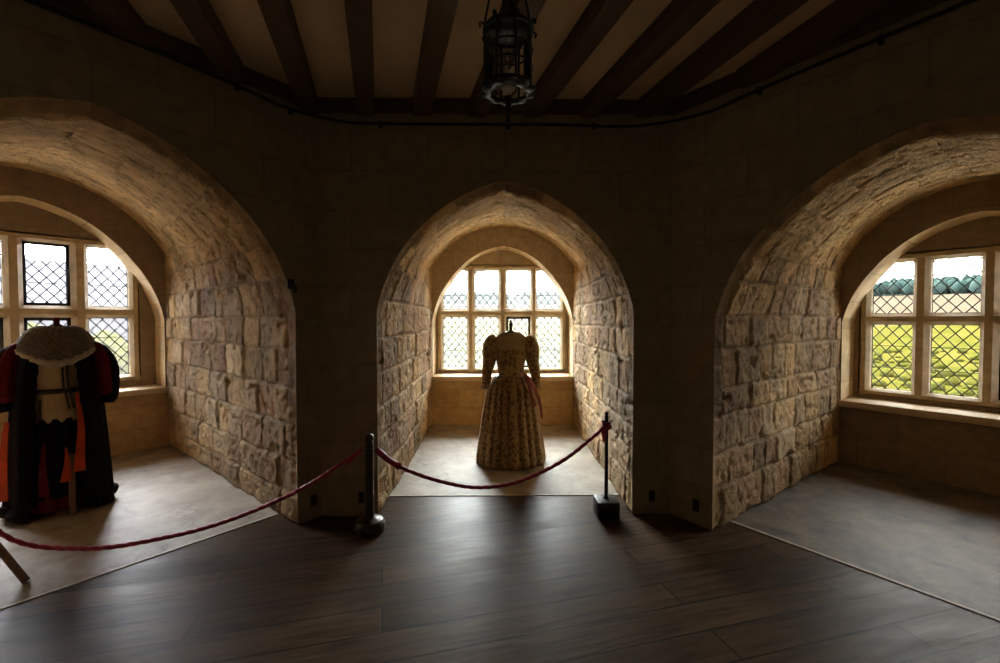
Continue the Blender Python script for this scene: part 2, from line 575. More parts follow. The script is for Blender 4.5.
AC = Alcove('centre', 0, (0.099, 3.60), 1.042, 1.064, 0.042, 3.12, 1.66, 2.717, 2.40, 3.0, 2.71, 1.60, 1.062, 0.745,
            [-0.744 + 0.025, -0.233 + 0.025, 0.278 + 0.025, 0.789 + 0.0], (0.83, 1.646, 1.774, 2.395), 0.385)
AL = Alcove('left', 51.5, corner(51.5, (-1.526, 3.446), 1, 1.15), 1.15, 1.215, 0.05, 3.43, 1.66, 2.81, 2.42, 3.17, 2.886, 1.60, 1.20, 0.755,
            [-0.80, -0.265, 0.272, 0.81], (0.90, 1.625, 1.765, 2.485), 0.385)
AR = Alcove('right', -55.5, corner(-55.5, (1.656, 3.30), -1, 1.15), 1.15, 1.05, -0.165, 2.757, 1.60, 2.653, 2.20, 2.88, 2.60, 1.57, 1.04, 0.705,
            [-0.888, -0.388, 0.105, 0.60], (0.815, 1.55, 1.67, 2.24), 0.362)
ALC = [AL, AC, AR]
CEIL = 3.35

def resample(x, z, n):
    d = np.concatenate([[0], np.cumsum(np.hypot(np.diff(x), np.diff(z)))])
    u = np.linspace(0, d[-1], n)
    return np.interp(u, d, x), np.interp(u, d, z), u

def block_pattern(U, V, seed, hmin, hmax, lmin, lmax, umax, vmax, ring=None):
    """distance to the nearest joint, a block id and a position in the block for coordinates U (height) and V (length)"""
    r = random.Random(seed)
    Uw = U + 0.022 * fbm(U * 3, V * 3, seed + 11, 2)
    Vw = V + 0.030 * fbm(U * 4, V * 4, seed + 17, 2)
    b = [0.0]
    while b[-1] < umax + 0.5:
        b.append(b[-1] + r.uniform(hmin, hmax))
    b = np.array(b)
    ci = np.clip(np.searchsorted(b, Uw, side='right') - 1, 0, len(b) - 2)
    du = np.minimum(Uw - b[ci], b[ci + 1] - Uw)
    dv = np.zeros_like(U)
    bid = np.zeros(U.shape, int)
    for c in range(len(b) - 1):
        m = ci == c
        if not m.any():
            continue
        e = [-r.uniform(0.0, lmin)]
        while e[-1] < vmax + 0.6:
            e.append(e[-1] + r.uniform(lmin, lmax))
        e = np.array(e)
        vv = Vw[m]
        k = np.clip(np.searchsorted(e, vv, side='right') - 1, 0, len(e) - 2)
        dv[m] = np.minimum(vv - e[k], e[k + 1] - vv)
        bid[m] = c * 97 + k
    return np.minimum(du, dv), bid

STONES = np.array([(0.40, 0.31, 0.20), (0.46, 0.35, 0.21), (0.36, 0.28, 0.19), (0.50, 0.37, 0.21), (0.42, 0.34, 0.24), (0.37, 0.27, 0.18), (0.47, 0.38, 0.26), (0.41, 0.29, 0.20)]) * np.array([1.24, 1.13, 0.95])

def alcove_skin(A, seed):
    """jambs and vault of one alcove: a fine relief of individual blocks"""
    nh = 210
    nv = int(A.D / 0.0165)
    fx, fz = A.half_front()
    bx, bz = A.half_back()
    fX, fZ, fU = resample(fx, fz, nh)
    bX, bZ, bU = resample(bx, bz, nh)
    v = np.linspace(0, A.D, nv)
    w = (v / A.D)
    # chamfered lip: arch mouth drops a little behind the face
    lip = np.clip(v / 0.11, 0, 1)
    X = fX[:, None] * (1 - w) + bX[:, None] * w
    Z = fZ[:, None] * (1 - w) + bZ[:, None] * w
    Uc = fU[:, None] * (1 - w) + bU[:, None] * w
    up = np.clip((fZ - A.spring) / (A.apex - A.spring), 0, 1)[:, None] ** 0.8
    # normals (pointing to the open space) from the profile
    def normals(X, Z):
        dx = np.gradient(X, axis=0)
        dz = np.gradient(Z, axis=0)
        L = np.hypot(dx, dz) + 1e-9
        return -dz / L, dx / L     # for the right half going up: tangent (0,1) -> normal (-1,0)
    nX, nZ = normals(X, Z)
    mouth = (0.012 + 0.062 * up) * lip[None, :]
    mouth = mouth * (1 - np.clip((v - 0.9) / 1.2, 0, 1))[None, :]
    verts = []
    cols = []
    faces = []
    V = np.broadcast_to(v, X.shape)
    for side in (1, -1):
        sd = seed + (0 if side > 0 else 50)
        dj, bid = block_pattern(Uc, V, sd, 0.20, 0.33, 0.20, 0.50, 4.2, A.D)
        dr, bidr = block_pattern(Uc, V * 0 + 0.4, sd + 3, 0.24, 0.40, 5, 6, 4.2, 9)
        ring = (V < 0.115 + 0.01 * fbm(Uc * 6, V * 0, sd, 2)) & (Uc > A.spring * 0.55)
        dj = np.where(ring, np.minimum(dr, np.abs(0.115 - V)), np.where(Uc > A.spring * 0.55, np.minimum(dj, np.abs(V - 0.115) + 0.003), dj))
        bid = np.where(ring, bidr + 50000, bid)
        rs = np.random.RandomState(sd)
        tab = rs.rand(1024, 4)
        bb = (bid * 131 + 7) % 1024
        offs = (tab[bb, 0] - 0.5) * 0.020
        j = np.clip(1 - dj / 0.013, 0, 1)
        rough = fbm(Uc * 14, V * 14, sd + 21, 4) * 0.022 + fbm(Uc * 3, V * 3, sd + 31, 3) * 0.014 + fbm(Uc * 34, V * 34, sd + 35, 2) * 0.014
        pits = np.clip(fbm(Uc * 26, V * 20, sd + 41, 3) - 0.15, 0, 1) * 0.12 + np.clip(fbm(Uc * 9, V * 5, sd + 43, 3) - 0.20, 0, 1) * 0.20
        # vault stones are thinner and flatter
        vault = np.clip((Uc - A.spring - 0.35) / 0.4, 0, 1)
        disp = (offs * (1 - j) + rough * (1 - 0.15 * vault)) - 0.030 * j * (1 - 0.55 * vault) - pits
        disp = np.where(ring, disp * 0.6, disp)
        fade = np.clip(v / 0.05, 0, 1)[None, :] * np.clip((A.D - v) / 0.03, 0, 1)[None, :]
        disp = (disp - 0.004) * fade
        t = mouth + disp
        PX = X + nX * t
        PZ = Z + nZ * t
        PZ[0, :] = 0.0
        PX[-1, :] = 0.0
        PX = PX * side + A.off * w
        base = len(verts)
        P = np.stack([PX, np.broadcast_to(v, X.shape) + 0.0, PZ], -1).reshape(-1, 3)
        verts.append(P)
        kc = (bid * 29 + 3) % len(STONES)
        col = STONES[kc] * (0.70 + 0.55 * tab[bb, 1])[..., None]
        red = (tab[bb, 2] > 0.965)[..., None]
        col = np.where(red, np.array([0.36, 0.21, 0.13]), col)
        col = np.where(ring[..., None], col * np.array([0.80, 0.78, 0.74]), col)
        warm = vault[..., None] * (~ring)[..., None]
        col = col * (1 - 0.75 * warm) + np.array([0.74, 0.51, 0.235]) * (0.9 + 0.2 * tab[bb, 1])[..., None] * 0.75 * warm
        mort = (0.55 + 0.45 * fbm(Uc * 3, V * 3, sd + 61, 2))[..., None]
        jj = np.clip(1 - dj / 0.012, 0, 1)[..., None] * np.where(vault[..., None] > 0.3, 0.5, 1.0)
        col = col * (1 - 0.7 * jj) + np.array([0.50, 0.40, 0.26]) * (0.65 + mort * 0.5) * 0.7 * jj
        dirt = np.clip(fbm(Uc * 1.3, V * 1.7, sd + 71, 3) * 2.2 + 0.1, 0, 0.5)[..., None]
        col = col * (1 - dirt * 0.5)
        cols.append(np.clip(col, 0.02, 0.9).reshape(-1, 3))
        idx = np.arange(nh * nv).reshape(nh, nv)
        q = np.stack([idx[:-1, :-1], idx[1:, :-1], idx[1:, 1:], idx[:-1, 1:]], -1).reshape(-1, 4)
        if side > 0:
            q = q[:, ::-1]
        faces.append(q)
    Vt = np.concatenate(verts)
    Fc = np.concatenate([faces[0], faces[1] + nh * nv])
    me = bpy.data.meshes.new('wall_%s_alcove' % A.nm)
    me.vertices.add(len(Vt))
    me.vertices.foreach_set('co', Vt.astype(np.float32).ravel())
    me.loops.add(Fc.size)
    me.loops.foreach_set('vertex_index', Fc.astype(np.int32).ravel())
    me.polygons.add(len(Fc))
    me.polygons.foreach_set('loop_start', np.arange(0, Fc.size, 4, dtype=np.int32))
    me.polygons.foreach_set('use_smooth', np.ones(len(Fc), bool))
    me.update(calc_edges=True)
    me.validate()
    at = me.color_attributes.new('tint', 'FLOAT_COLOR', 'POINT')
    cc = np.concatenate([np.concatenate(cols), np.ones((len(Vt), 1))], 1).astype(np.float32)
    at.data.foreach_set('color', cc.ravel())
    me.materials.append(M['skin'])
    o = bpy.data.objects.new('wall_%s_alcove' % A.nm, me)
    C.objects.link(o)
    o.location = A.O
    o.rotation_euler = (0, 0, A.th)
    return o

ALC_LABEL = {'left': 'rugged block side walls and vault of the alcove holding the robed costume',
             'centre': 'rugged block side walls and vault of the alcove holding the gold gown',
             'right': 'rugged block side walls and vault of the empty alcove'}
for i, A in enumerate(ALC):
    tag(alcove_skin(A, 100 + 200 * i), ALC_LABEL[A.nm], 'wall', kind='structure')

# ---- room faces of the three walls, with the arch openings
def front_wall(A, sl, sr, label):
    mb = MB()
    x, z = A.half_front(60)
    H = CEIL + 0.12
    x = x[1:]
    z = z[1:]
    for side, W in ((1, sr), (-1, sl)):
        # pier beside the jamb, then strips above the arch
        mb.quad((side * A.a, 0, 0), (W, 0, 0), (W, 0, z[0]), (side * A.a, 0, z[0]))
        mb.quad((side * A.a, 0, z[0]), (W, 0, z[0]), (W, 0, H), (side * A.a, 0, H))
        for k in range(len(x) - 1):
            mb.quad((side * x[k], 0, z[k]), (side * x[k + 1], 0, z[k + 1]), (side * x[k + 1], 0, H), (side * x[k], 0, H))
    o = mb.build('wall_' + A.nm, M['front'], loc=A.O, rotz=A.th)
    tag(o, label, 'wall', kind='structure')
    return o

kL = (3.60 - 3.446) / math.sin(math.radians(51.5))
kR = (3.60 - 3.30) / math.sin(math.radians(55.5))
cornL = (-1.526 + kL * math.cos(math.radians(51.5)), 3.60)
cornR = (1.656 - kR * math.cos(math.radians(55.5)), 3.60)
front_wall(AC, cornL[0] - AC.O[0], cornR[0] - AC.O[0], 'dark stone wall around the arch of the gold gown')
front_wall(AL, -1.75, 1.15 + kL, 'dark stone wall around the arch of the robed costume')
front_wall(AR, -1.15 - kR, 1.75, 'dark stone wall around the arch of the empty alcove')

# ---- window walls at the back of each alcove: sill wall, inner arch, reveals, outer shell
def r_open(phi):
    d = np.degrees(phi)
    return np.interp(d, [0, 10, 20, 36, 52, 71, 82, 90], [1, .972, .95, .927, .935, .965, .985, 1.0])

def window_wall(A):
    D, Dw, W = A.D, A.Dw, A.ab
    c = A.off
    phi = np.linspace(0, PI / 2, 40)
    r = r_open(phi)
    ox = A.rhalf * r * np.cos(phi)
    oz = A.rspring + (A.rapex - A.rspring) * r * np.sin(phi)
    # sill wall below the window
    mb = MB()
    mb.quad((c - W - .06, D, 0), (c + W + .06, D, 0), (c + W + .06, D, A.sill - .045), (c - W - .06, D, A.sill - .045))
    o = mb.build('wall_%s_sill_face' % A.nm, M['ashlar'] if A.nm != 'right' else M['rere_shaded'], loc=A.O, rotz=A.th)  # right face takes the darker copy with the shade in its colour
    tag(o, {'left': 'golden stone wall under the window behind the robed costume', 'centre': 'golden stone wall under the window behind the gown',
            'right': 'shadowed stone wall under the window of the empty alcove'}[A.nm], 'wall', kind='structure')
    # inner arch face
    mb = MB()
    H = A.bcrown + 0.1
    Wb = W + 0.08
    for s in (1, -1):
        if Wb > A.rhalf:
            mb.quad((c + s * A.rhalf, D, A.sill), (c + s * Wb, D, A.sill), (c + s * Wb, D, H), (c + s * A.rhalf, D, H))
        for k in range(len(ox) - 1):
            mb.quad((c + s * ox[k], D, oz[k]), (c + s * ox[k + 1], D, oz[k + 1]), (c + s * ox[k + 1], D, H), (c + s * ox[k], D, H))
    o = mb.build('wall_%s_inner_arch' % A.nm, M['rere'] if A.nm == 'centre' else M['rere_shaded'], loc=A.O, rotz=A.th)
    tag(o, {'left': 'smooth inner arch over the window behind the robed costume', 'centre': 'smooth inner arch over the window behind the gown',
            'right': 'smooth inner arch over the window of the empty alcove'}[A.nm], 'arch', kind='structure')
    # reveal: jambs and soffit between inner arch and window, with a softened edge
    mb = MB()
    prof = [(A.rhalf, A.sill - .02)] + list(zip(ox, oz))
    full = [(c + x, z) for x, z in prof] + [(c - x, z) for x, z in prof[::-1][1:]]
    e = 0.018
    for (x0, z0), (x1, z1) in zip(full[:-1], full[1:]):
        mb.quad((x0, D, z0), (x1, D, z1), (x1, Dw + 0.1, z1), (x0, Dw + 0.1, z0))
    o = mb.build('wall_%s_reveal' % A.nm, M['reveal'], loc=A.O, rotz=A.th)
    tag(o, {'left': 'sunlit stone reveal framing the window behind the robed costume', 'centre': 'bright stone reveal framing the window behind the gown',
            'right': 'stone reveal framing the window of the empty alcove'}[A.nm], 'reveal', kind='structure')
    # wall that holds the window: a rectangle with the rectangular opening
    fx0, fx1 = A.cols[0] - A.pw / 2 - .09, A.cols[3] + A.pw / 2 + .09
    fz0, fz1 = A.rows[0] - .07, A.rows[3] + .085
    mb = MB()
    X0, X1 = c - W - .35, c + W + .35
    Zt = 3.6
    for y in (Dw + 0.02,):
        mb.box(X0, fx0, y, y + .22, -.3, Zt)
        mb.box(fx1, X1, y, y + .22, -.3, Zt)
        mb.box(fx0, fx1, y, y + .22, fz1, Zt)
        mb.box(fx0, fx1, y, y + .22, -.3, fz0)
    o = mb.build('wall_%s_window_bay' % A.nm, M['rere'] if A.nm == 'centre' else M['rere_shaded'], loc=A.O, rotz=A.th)
    tag(o, {'left': 'flat stone panel above the window behind the robed costume', 'centre': 'flat stone panel above the window behind the gown',
            'right': 'flat stone panel above the window of the empty alcove'}[A.nm], 'wall', kind='structure')
    # outer masonry around the alcove
    mb = MB()
    Wf = max(A.a, A.ab) + .28
    y0, y1 = 0.02, Dw + .24
    mb.quad((c - W - .3, y1, -.3), (c - W - .3, y1, Zt), (-A.a - .25, y0, Zt), (-A.a - .25, y0, -.3))
    mb.quad((c + W + .3, y1, -.3), (c + W + .3, y1, Zt), (A.a + .25, y0, Zt), (A.a + .25, y0, -.3))
    mb.quad((c - W - .3, y1, Zt), (c + W + .3, y1, Zt), (A.a + .25, y0, Zt), (-A.a - .25, y0, Zt))
    mb.quad((c - W - .3, y1, -.06), (c + W + .3, y1, -.06), (A.a + .25, y0, -.06), (-A.a - .25, y0, -.06))
    o = mb.build('wall_%s_outer' % A.nm, M['outer'], loc=A.O, rotz=A.th)
    tag(o, 'outer masonry around the %s alcove' % {'left': 'robed costume', 'centre': 'gold gown', 'right': 'empty'}[A.nm], 'wall', kind='structure')
    # sill
    mb = MB()
    mb.box(c - A.ab - .05, c + A.ab + .05, D - .035, Dw + .08, A.sill - .075, A.sill, 0.012)
    o = mb.build('trim_sill', M['sill'], loc=A.O, rotz=A.th)
    auto_smooth(o)
    tag(o, {'left': 'stone window sill behind the robed costume', 'centre': 'bright stone window sill behind the gown',
            'right': 'stone window sill of the empty alcove'}[A.nm], 'sill', kind='structure')

for A in ALC:
    window_wall(A)

# ---- leaded windows
def mullion(mb, x, z0, z1, w, d, y):
    ch = w * 0.28
    prof = [(-w / 2, d * .5), (-w / 2, -d * .08), (-w / 2 + ch, -d * .5), (w / 2 - ch, -d * .5), (w / 2, -d * .08), (w / 2, d * .5)]
    mb.rings([[(x + a, y + b, z) for a, b in prof] for z in (z0, z1)])

def transom(mb, z, x0, x1, h, d, y):
    ch = h * 0.28
    prof = [(-h / 2, d * .5), (-h / 2, -d * .08), (-h / 2 + ch, -d * .5), (h / 2 - ch, -d * .5), (h / 2, -d * .08), (h / 2, d * .5)]
    mb.rings([[(x, y + b, z + a) for a, b in prof] for x in (x0, x1)])

def lattice(x0, x1, z0, z1, y, dw, dh, hw=0.0054):
    mb = MB()
    def bar(p, q):
        p = np.array(p)
        q = np.array(q)
        d = (q - p)
        L = np.hypot(*d)
        if L < 1e-4:
            return
        n = np.array([-d[1], d[0]]) / L * hw
        ring = lambda c: [(c[0] + n[0], y - .004, c[1] + n[1]), (c[0] - n[0], y - .004, c[1] - n[1]), (c[0] - n[0], y + .004, c[1] - n[1]), (c[0] + n[0], y + .004, c[1] + n[1])]
        mb.rings([ring(p), ring(q)])
    k = dh / dw
    cx = (x0 + x1) / 2
    for sgn in (1, -1):
        span = (x1 - x0) * k + (z1 - z0)
        n = int(span / dh) + 3
        for i in range(-n, n):
            # line z = zc + sgn*k*(x-cx)
            zc = z1 - 0.02 - (i + 0.5) * dh
            f = lambda x: zc + sgn * k * (x - cx)
            xs = [x0, x1]
            if sgn > 0:
                xa = max(x0, cx + (z0 - zc) / k)
                xb = min(x1, cx + (z1 - zc) / k)
            else:
                xa = max(x0, cx - (z1 - zc) / k)
                xb = min(x1, cx - (z0 - zc) / k)
            if xb - xa > 0.004:
                bar((xa, f(xa)), (xb, f(xb)))
    e = 0.007
    for (p, q) in (((x0, z0), (x1, z0)), ((x0, z1), (x1, z1)), ((x0, z0), (x0, z1)), ((x1, z0), (x1, z1))):
        bar(p, q)
    return mb

def window(A, num, label, milky, casements):
    root = empty('window_%d' % num, A.O, A.th)
    tag(root, label, 'window', kind='structure')
    y = A.Dw + 0.10
    pw = A.pw
    z0, z1, z2, z3 = A.rows
    xl, xr = A.cols[0] - pw / 2, A.cols[3] + pw / 2
    # surrounding frame
    mb = MB()
    jw = .10
    mullion(mb, xl - jw / 2, z0 - .075, z3 + .09, jw, .16, y)
    mullion(mb, xr + jw / 2, z0 - .075, z3 + .09, jw, .16, y)
    transom(mb, z3 + .045, xl - .09, xr + .09, .09, .16, y)
    transom(mb, z0 - .04, xl - .09, xr + .09, .08, .16, y)
    mb.build('window_frame', M['frame'], root)
    for i in range(3):
        xa, xb = A.cols[i] + pw / 2, A.cols[i + 1] - pw / 2
        mb = MB()
        mullion(mb, (xa + xb) / 2, z0 - .02, z3 + .02, xb - xa, .17, y)
        mb.build('mullion', M['frame'], root)
    mb = MB()
    transom(mb, (z1 + z2) / 2, xl - .02, xr + .02, z2 - z1, .165, y)
    mb.build('transom', M['frame'], root)
    y += .055
    for i, cx in enumerate(A.cols):
        for j, (za, zb) in enumerate(((z0, z1), (z2, z3))):
            x0, x1 = cx - pw / 2, cx + pw / 2
            ins = 0.0
            if (i, j) in casements:
                b = .026
                mb = MB()
                for (a0, a1, b0, b1) in ((x0 - .004, x0 + b, za - .004, zb + .004), (x1 - b, x1 + .004, za - .004, zb + .004), (x0, x1, za - .004, za + b), (x0, x1, zb - b, zb + .004)):
                    mb.box(a0, a1, y - .025, y + .03, b0, b1)
                cf = mb.build('casement_frame', M['iron'], root)
                mb = MB()
                mb.tube([(x1 - .012, y - .03, (za + zb) / 2), (x1 - .012, y - .06, (za + zb) / 2), (x1 - .012, y - .065, (za + zb) / 2 + .09)], .006, 6)
                mb.build('casement_handle', M['iron'], cf)
                ins = b
            mb = MB()
            mb.box(x0 + ins - .01 * (ins == 0), x1 - ins + .01 * (ins == 0), y - .0015, y + .0015, za + ins - .01 * (ins == 0), zb - ins + .01 * (ins == 0))
            g = mb.build('pane', M[milky], root)
            lat = lattice(x0 + ins, x1 - ins, za + ins, zb - ins, y, .115, .140)
            lat.build('lead_lattice', M['lead'], g)
            # saddle bars
            mb = MB()
            nb = 2 if j == 0 else 1
            for q in range(nb):
                zz = za + (zb - za) * ((q + 1) / (nb + 1) if nb == 2 else 0.36)
                mb.box(x0 - .01, x1 + .01, y + .006, y + .014, zz - .004, zz + .004)
            mb.build('saddle_bar', M['iron'], g)
    return root

window(AL, 1, 'four-light leaded stone window behind the robed costume', 'glass_hazy', {(2, 0), (2, 1), (1, 0)})
window(AC, 2, 'four-light leaded stone window behind the gold gown', 'glass_milky', {(2, 0)})
window(AR, 3, 'four-light leaded stone window of the empty alcove', 'glass', {(2, 0)})

# sky portals for the three windows (they only guide the sampling of the sky)
for A in ALC:
    ld = bpy.data.lights.new('window_portal', 'AREA')
    ld.shape = 'RECTANGLE'
    ld.size = A.cols[3] - A.cols[0] + A.pw
    ld.size_y = A.rows[3] - A.rows[0]
    ld.cycles.is_portal = True
    lo = bpy.data.objects.new('window_portal', ld)
    C.objects.link(lo)
    lo.location = A.w(((A.cols[0] + A.cols[3]) / 2, A.Dw + .21, (A.rows[0] + A.rows[3]) / 2))
    lo.rotation_euler = (math.radians(-90), 0, A.th)

# ------------------------------------------------------------------ room shell
SL = AL.w((-1.75, 0, 0))
SR = AR.w((1.75, 0, 0))
BACK = -2.6
def plan_wall(name, p, q, label):
    mb = MB()
    L = math.hypot(q[0] - p[0], q[1] - p[1])
    mb.box(0, L, 0, .2, -.05, CEIL + .12)
    o = mb.build(name, M['limewash'], loc=(p[0], p[1], 0), rotz=math.atan2(q[1] - p[1], q[0] - p[0]))
    tag(o, label, 'wall', kind='structure')
plan_wall('wall_side_west', (SL[0], BACK), (SL[0], SL[1] + .05), 'limewashed side wall beyond the robed costume')
plan_wall('wall_side_east', (SR[0], SR[1] + .05), (SR[0], BACK), 'limewashed side wall beyond the empty alcove')
plan_wall('wall_back', (SR[0] + .2, BACK), (SL[0] - .2, BACK), 'limewashed wall closing the back of the room')

room = [(SL[0], BACK), (SR[0], BACK), (SR[0], SR[1]), tuple(cornR), tuple(cornL), (SL[0], SL[1])]
def in_edge(A, d, s):
    return A.w((s, d, 0))[:2]
# timber floor runs a little way into each alcove
BD = {'left': 0.33, 'centre': 0.415, 'right': 0.285}
def slab_poly(A, z0, z1, inset=0.0):
    d0 = BD[A.nm]
    f0 = d0 / A.D
    wl = lambda d: A.a * (1 - d / A.D) + A.ab * d / A.D + 0.04
    s0 = wl(d0)
    return [A.w((-s0 + A.off * f0, d0, 0)), A.w((s0 + A.off * f0, d0, 0)), A.w((wl(A.D) + A.off, A.D + .05, 0)), A.w((-wl(A.D) + A.off, A.D + .05, 0))]

mb = MB()
mb.add([(p[0], p[1], 0) for p in room], [tuple(range(len(room)))])
for A in ALC:
    d0 = BD[A.nm]
    s0 = A.a + 0.03
    mb.quad(A.w((-s0, -.002, 0)), A.w((s0, -.002, 0)), A.w((s0, d0 + .02, 0)), A.w((-s0, d0 + .02, 0)))
fl = mb.build('floor', M['plank'])
tag(fl, 'dark polished timber board floor', 'floor', kind='structure')
for A in ALC:
    P = slab_poly(A, 0, 0)
    h = .003
    inv = Matrix.Rotation(-A.th, 4, 'Z')
    loc = [inv @ (Vector(p) - Vector(A.O)) for p in P]
    mb = MB()
    mb.rings([[(p.x, p.y, -.05) for p in loc], [(p.x, p.y, h) for p in loc]])
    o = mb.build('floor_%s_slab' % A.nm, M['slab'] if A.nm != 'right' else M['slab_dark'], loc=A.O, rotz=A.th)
    tag(o, {'left': 'worn stone slab floor under the robed costume', 'centre': 'pale worn stone slab floor under the gold gown',
            'right': 'dark stained stone slab floor of the empty alcove'}[A.nm], 'floor', kind='structure')
    mb = MB()
    a, b = loc[0], loc[1]
    mb.box(a.x, b.x, a.y - .022, a.y + .004, -.02, h + .003, .002)
    o = mb.build('trim_threshold', M['edge'], loc=A.O, rotz=A.th)
    tag(o, {'left': 'pale edging strip before the robed costume', 'centre': 'pale edging strip before the gold gown',
            'right': 'pale edging strip before the empty alcove'}[A.nm], 'edging', kind='structure')

# ceiling of plaster between oak joists
mb = MB()
mb.add([(p[0] * 1.03, p[1] + (.1 if p[1] > 0 else -.1), CEIL) for p in room], [tuple(range(len(room)))[::-1]])
mb.add([(p[0] * 1.03, p[1] + (.1 if p[1] > 0 else -.1), CEIL + .1) for p in room], [tuple(range(len(room)))])
ce = mb.build('ceiling', M['plaster'])
tag(ce, 'aged plaster ceiling between dark oak joists', 'ceiling', kind='structure')

bd = (-math.sin(math.radians(14.3)), math.cos(math.radians(14.3)))
def ray_room(x0, y0, d):
    """distance from a point along d to the room outline"""
    best = 99
    n = len(room)
    for i in range(n):
        (ax, ay), (bx_, by_) = room[i], room[(i + 1) % n]
        ex, ey = bx_ - ax, by_ - ay
        den = d[0] * ey - d[1] * ex
        if abs(den) < 1e-9:
            continue
        t = ((ax - x0) * ey - (ay - y0) * ex) / den
        u = ((ax - x0) * d[1] - (ay - y0) * d[0]) / den
        if t > 0 and -1e-6 <= u <= 1 + 1e-6:
            best = min(best, t)
    return best
px_, py_ = bd[1], -bd[0]
k0 = -10
for k in range(-8, 9):
    xw = -0.573 + 0.445 * k        # where the joist meets the line y = 3.6
    mx = xw - bd[0] * 2.6
    my = 3.6 - bd[1] * 2.6
    if not (SL[0] + .1 < mx < SR[0] - .1):
        continue
    f = ray_room(mx, my, bd)
    g = ray_room(mx, my, (-bd[0], -bd[1]))
    mb = MB()
    mb.box(-.068, .068, -g - .02, f + .02, -.125, .02, .010)
    o = mb.build('ceiling_beam', M['beam'], loc=(mx, my, CEIL), rotz=math.radians(14.3))
    auto_smooth(o)
    tag(o, 'dark oak joist crossing the plaster ceiling', 'beam', 'oak joists of the ceiling', 'structure')

# timber wall plate under the joists
def plate(p, q, label):
    L = math.hypot(q[0] - p[0], q[1] - p[1])
    mb = MB()
    mb.box(-.01, L + .01, -.05, .02, 3.245, CEIL - .002, .006)
    o = mb.build('trim_wall_plate', M['beam'], loc=(p[0], p[1], 0), rotz=math.atan2(q[1] - p[1], q[0] - p[0]))
    tag(o, label, 'wall plate', kind='structure')
plate(cornL, cornR, 'dark timber wall plate above the arch of the gold gown')
plate(SL[:2], cornL, 'dark timber wall plate above the arch of the robed costume')
plate(cornR, SR[:2], 'dark timber wall plate above the arch of the empty alcove')

# black cable clipped along the top of the walls
root = empty('cable', (0, 3.57, 3.16))
tag(root, 'black cable clipped along the wall tops under the ceiling', 'cable')
def rel(p):
    return (p[0], p[1] - 3.57, p[2] - 3.16)
cab = []
for s, z in ((-1.6, 3.24), (-.6, 3.235), (.27, 3.225), (.8, 3.205), (1.1, 3.185)):
    p = AL.w((s, -.02, z))
    cab.append(p)
cab += [np.array((-1.19, 3.565, 3.165)), np.array((-.87, 3.58, 3.158)), np.array((-.2, 3.58, 3.155)), np.array((.5, 3.58, 3.157)), np.array((1.15, 3.575, 3.15))]
for s, z in ((-1.25, 3.155), (-.9, 3.165), (-.3, 3.18), (.5, 3.19), (1.5, 3.2)):
    cab.append(AR.w((s, -.022, z)))
mb = MB()
mb.tube([rel(p) for p in spline(cab, 130)], .012, 8)
mb.build('cable_sheath', M['cable'], root, smooth=True)
for s, A_, z in ((.75, AL, 3.205), (1.12, AL, 3.18), (-1.0, AC, 3.158), (.7, AC, 3.156), (-.85, AR, 3.167), (-.2, AR, 3.18)):
    mb = MB()
    p = rel(A_.w((s, -.018, z)))
    rot = Matrix.Translation(Vector(p)) @ Matrix.Rotation(A_.th, 4, 'Z')
    mb.box(-.012, .012, -.018, .018, -.03, .016, .003, rot)
    mb.build('cable_clip', M['cable'], root)

# small dark sockets low on the two piers
def slot(A_, s, z, label):
    root = empty('wall_slot', A_.w((s, 0, z)), A_.th)
    tag(root, label, 'socket')
    mb = MB()
    for b in ((-.022, -.015, -.044, .044), (.015, .022, -.044, .044), (-.022, .022, .037, .044), (-.022, .022, -.044, -.037)):
        mb.box(b[0], b[1], -.014, .004, b[2], b[3])
    mb.build('socket_rim', M['paint_black'], root)
    mb = MB()
    mb.box(-.016, .016, -.005, .004, -.038, .038)
    mb.build('socket_plate', M['cable'], root)
slot(AC, -1.175, .155, 'small dark socket on the pier beside the wooden post')
slot(AL, 1.28, .155, 'small dark socket on the pier near the robed costume arch')
slot(AC, 1.20, .155, 'small dark socket on the pier beside the metal stand')
slot(AR, -1.28, .155, 'small dark socket on the pier near the empty alcove arch')

# iron stub in the arch edge
mb = MB()
p0 = np.array(AL.w((1.10, -.03, 1.90)))
root = empty('iron_hook', AL.w((1.115, 0, 1.87)), AL.th)
tag(root, 'small iron hook on the arch edge near the robed costume', 'hook')
mb.tube([(0, .02, 0), (0, -.03, .0), (.012, -.05, -.02), (.018, -.045, -.05), (.01, -.03, -.06)], .010, 8)
mb.build('hook', M['iron'], root, smooth=True)
mb = MB()
mb.box(-.025, .025, -.012, .006, -.035, .04, .004)
mb.build('hook_plate', M['iron'], root)

# ------------------------------------------------------------------ hanging lantern
def ring_pts(r, z, n=32, wob=0, lob=8):
    return [(r * (1 + wob * math.cos(lob * 2 * PI * k / n)) * math.cos(2 * PI * k / n), r * (1 + wob * math.cos(lob * 2 * PI * k / n)) * math.sin(2 * PI * k / n), z) for k in range(n)]

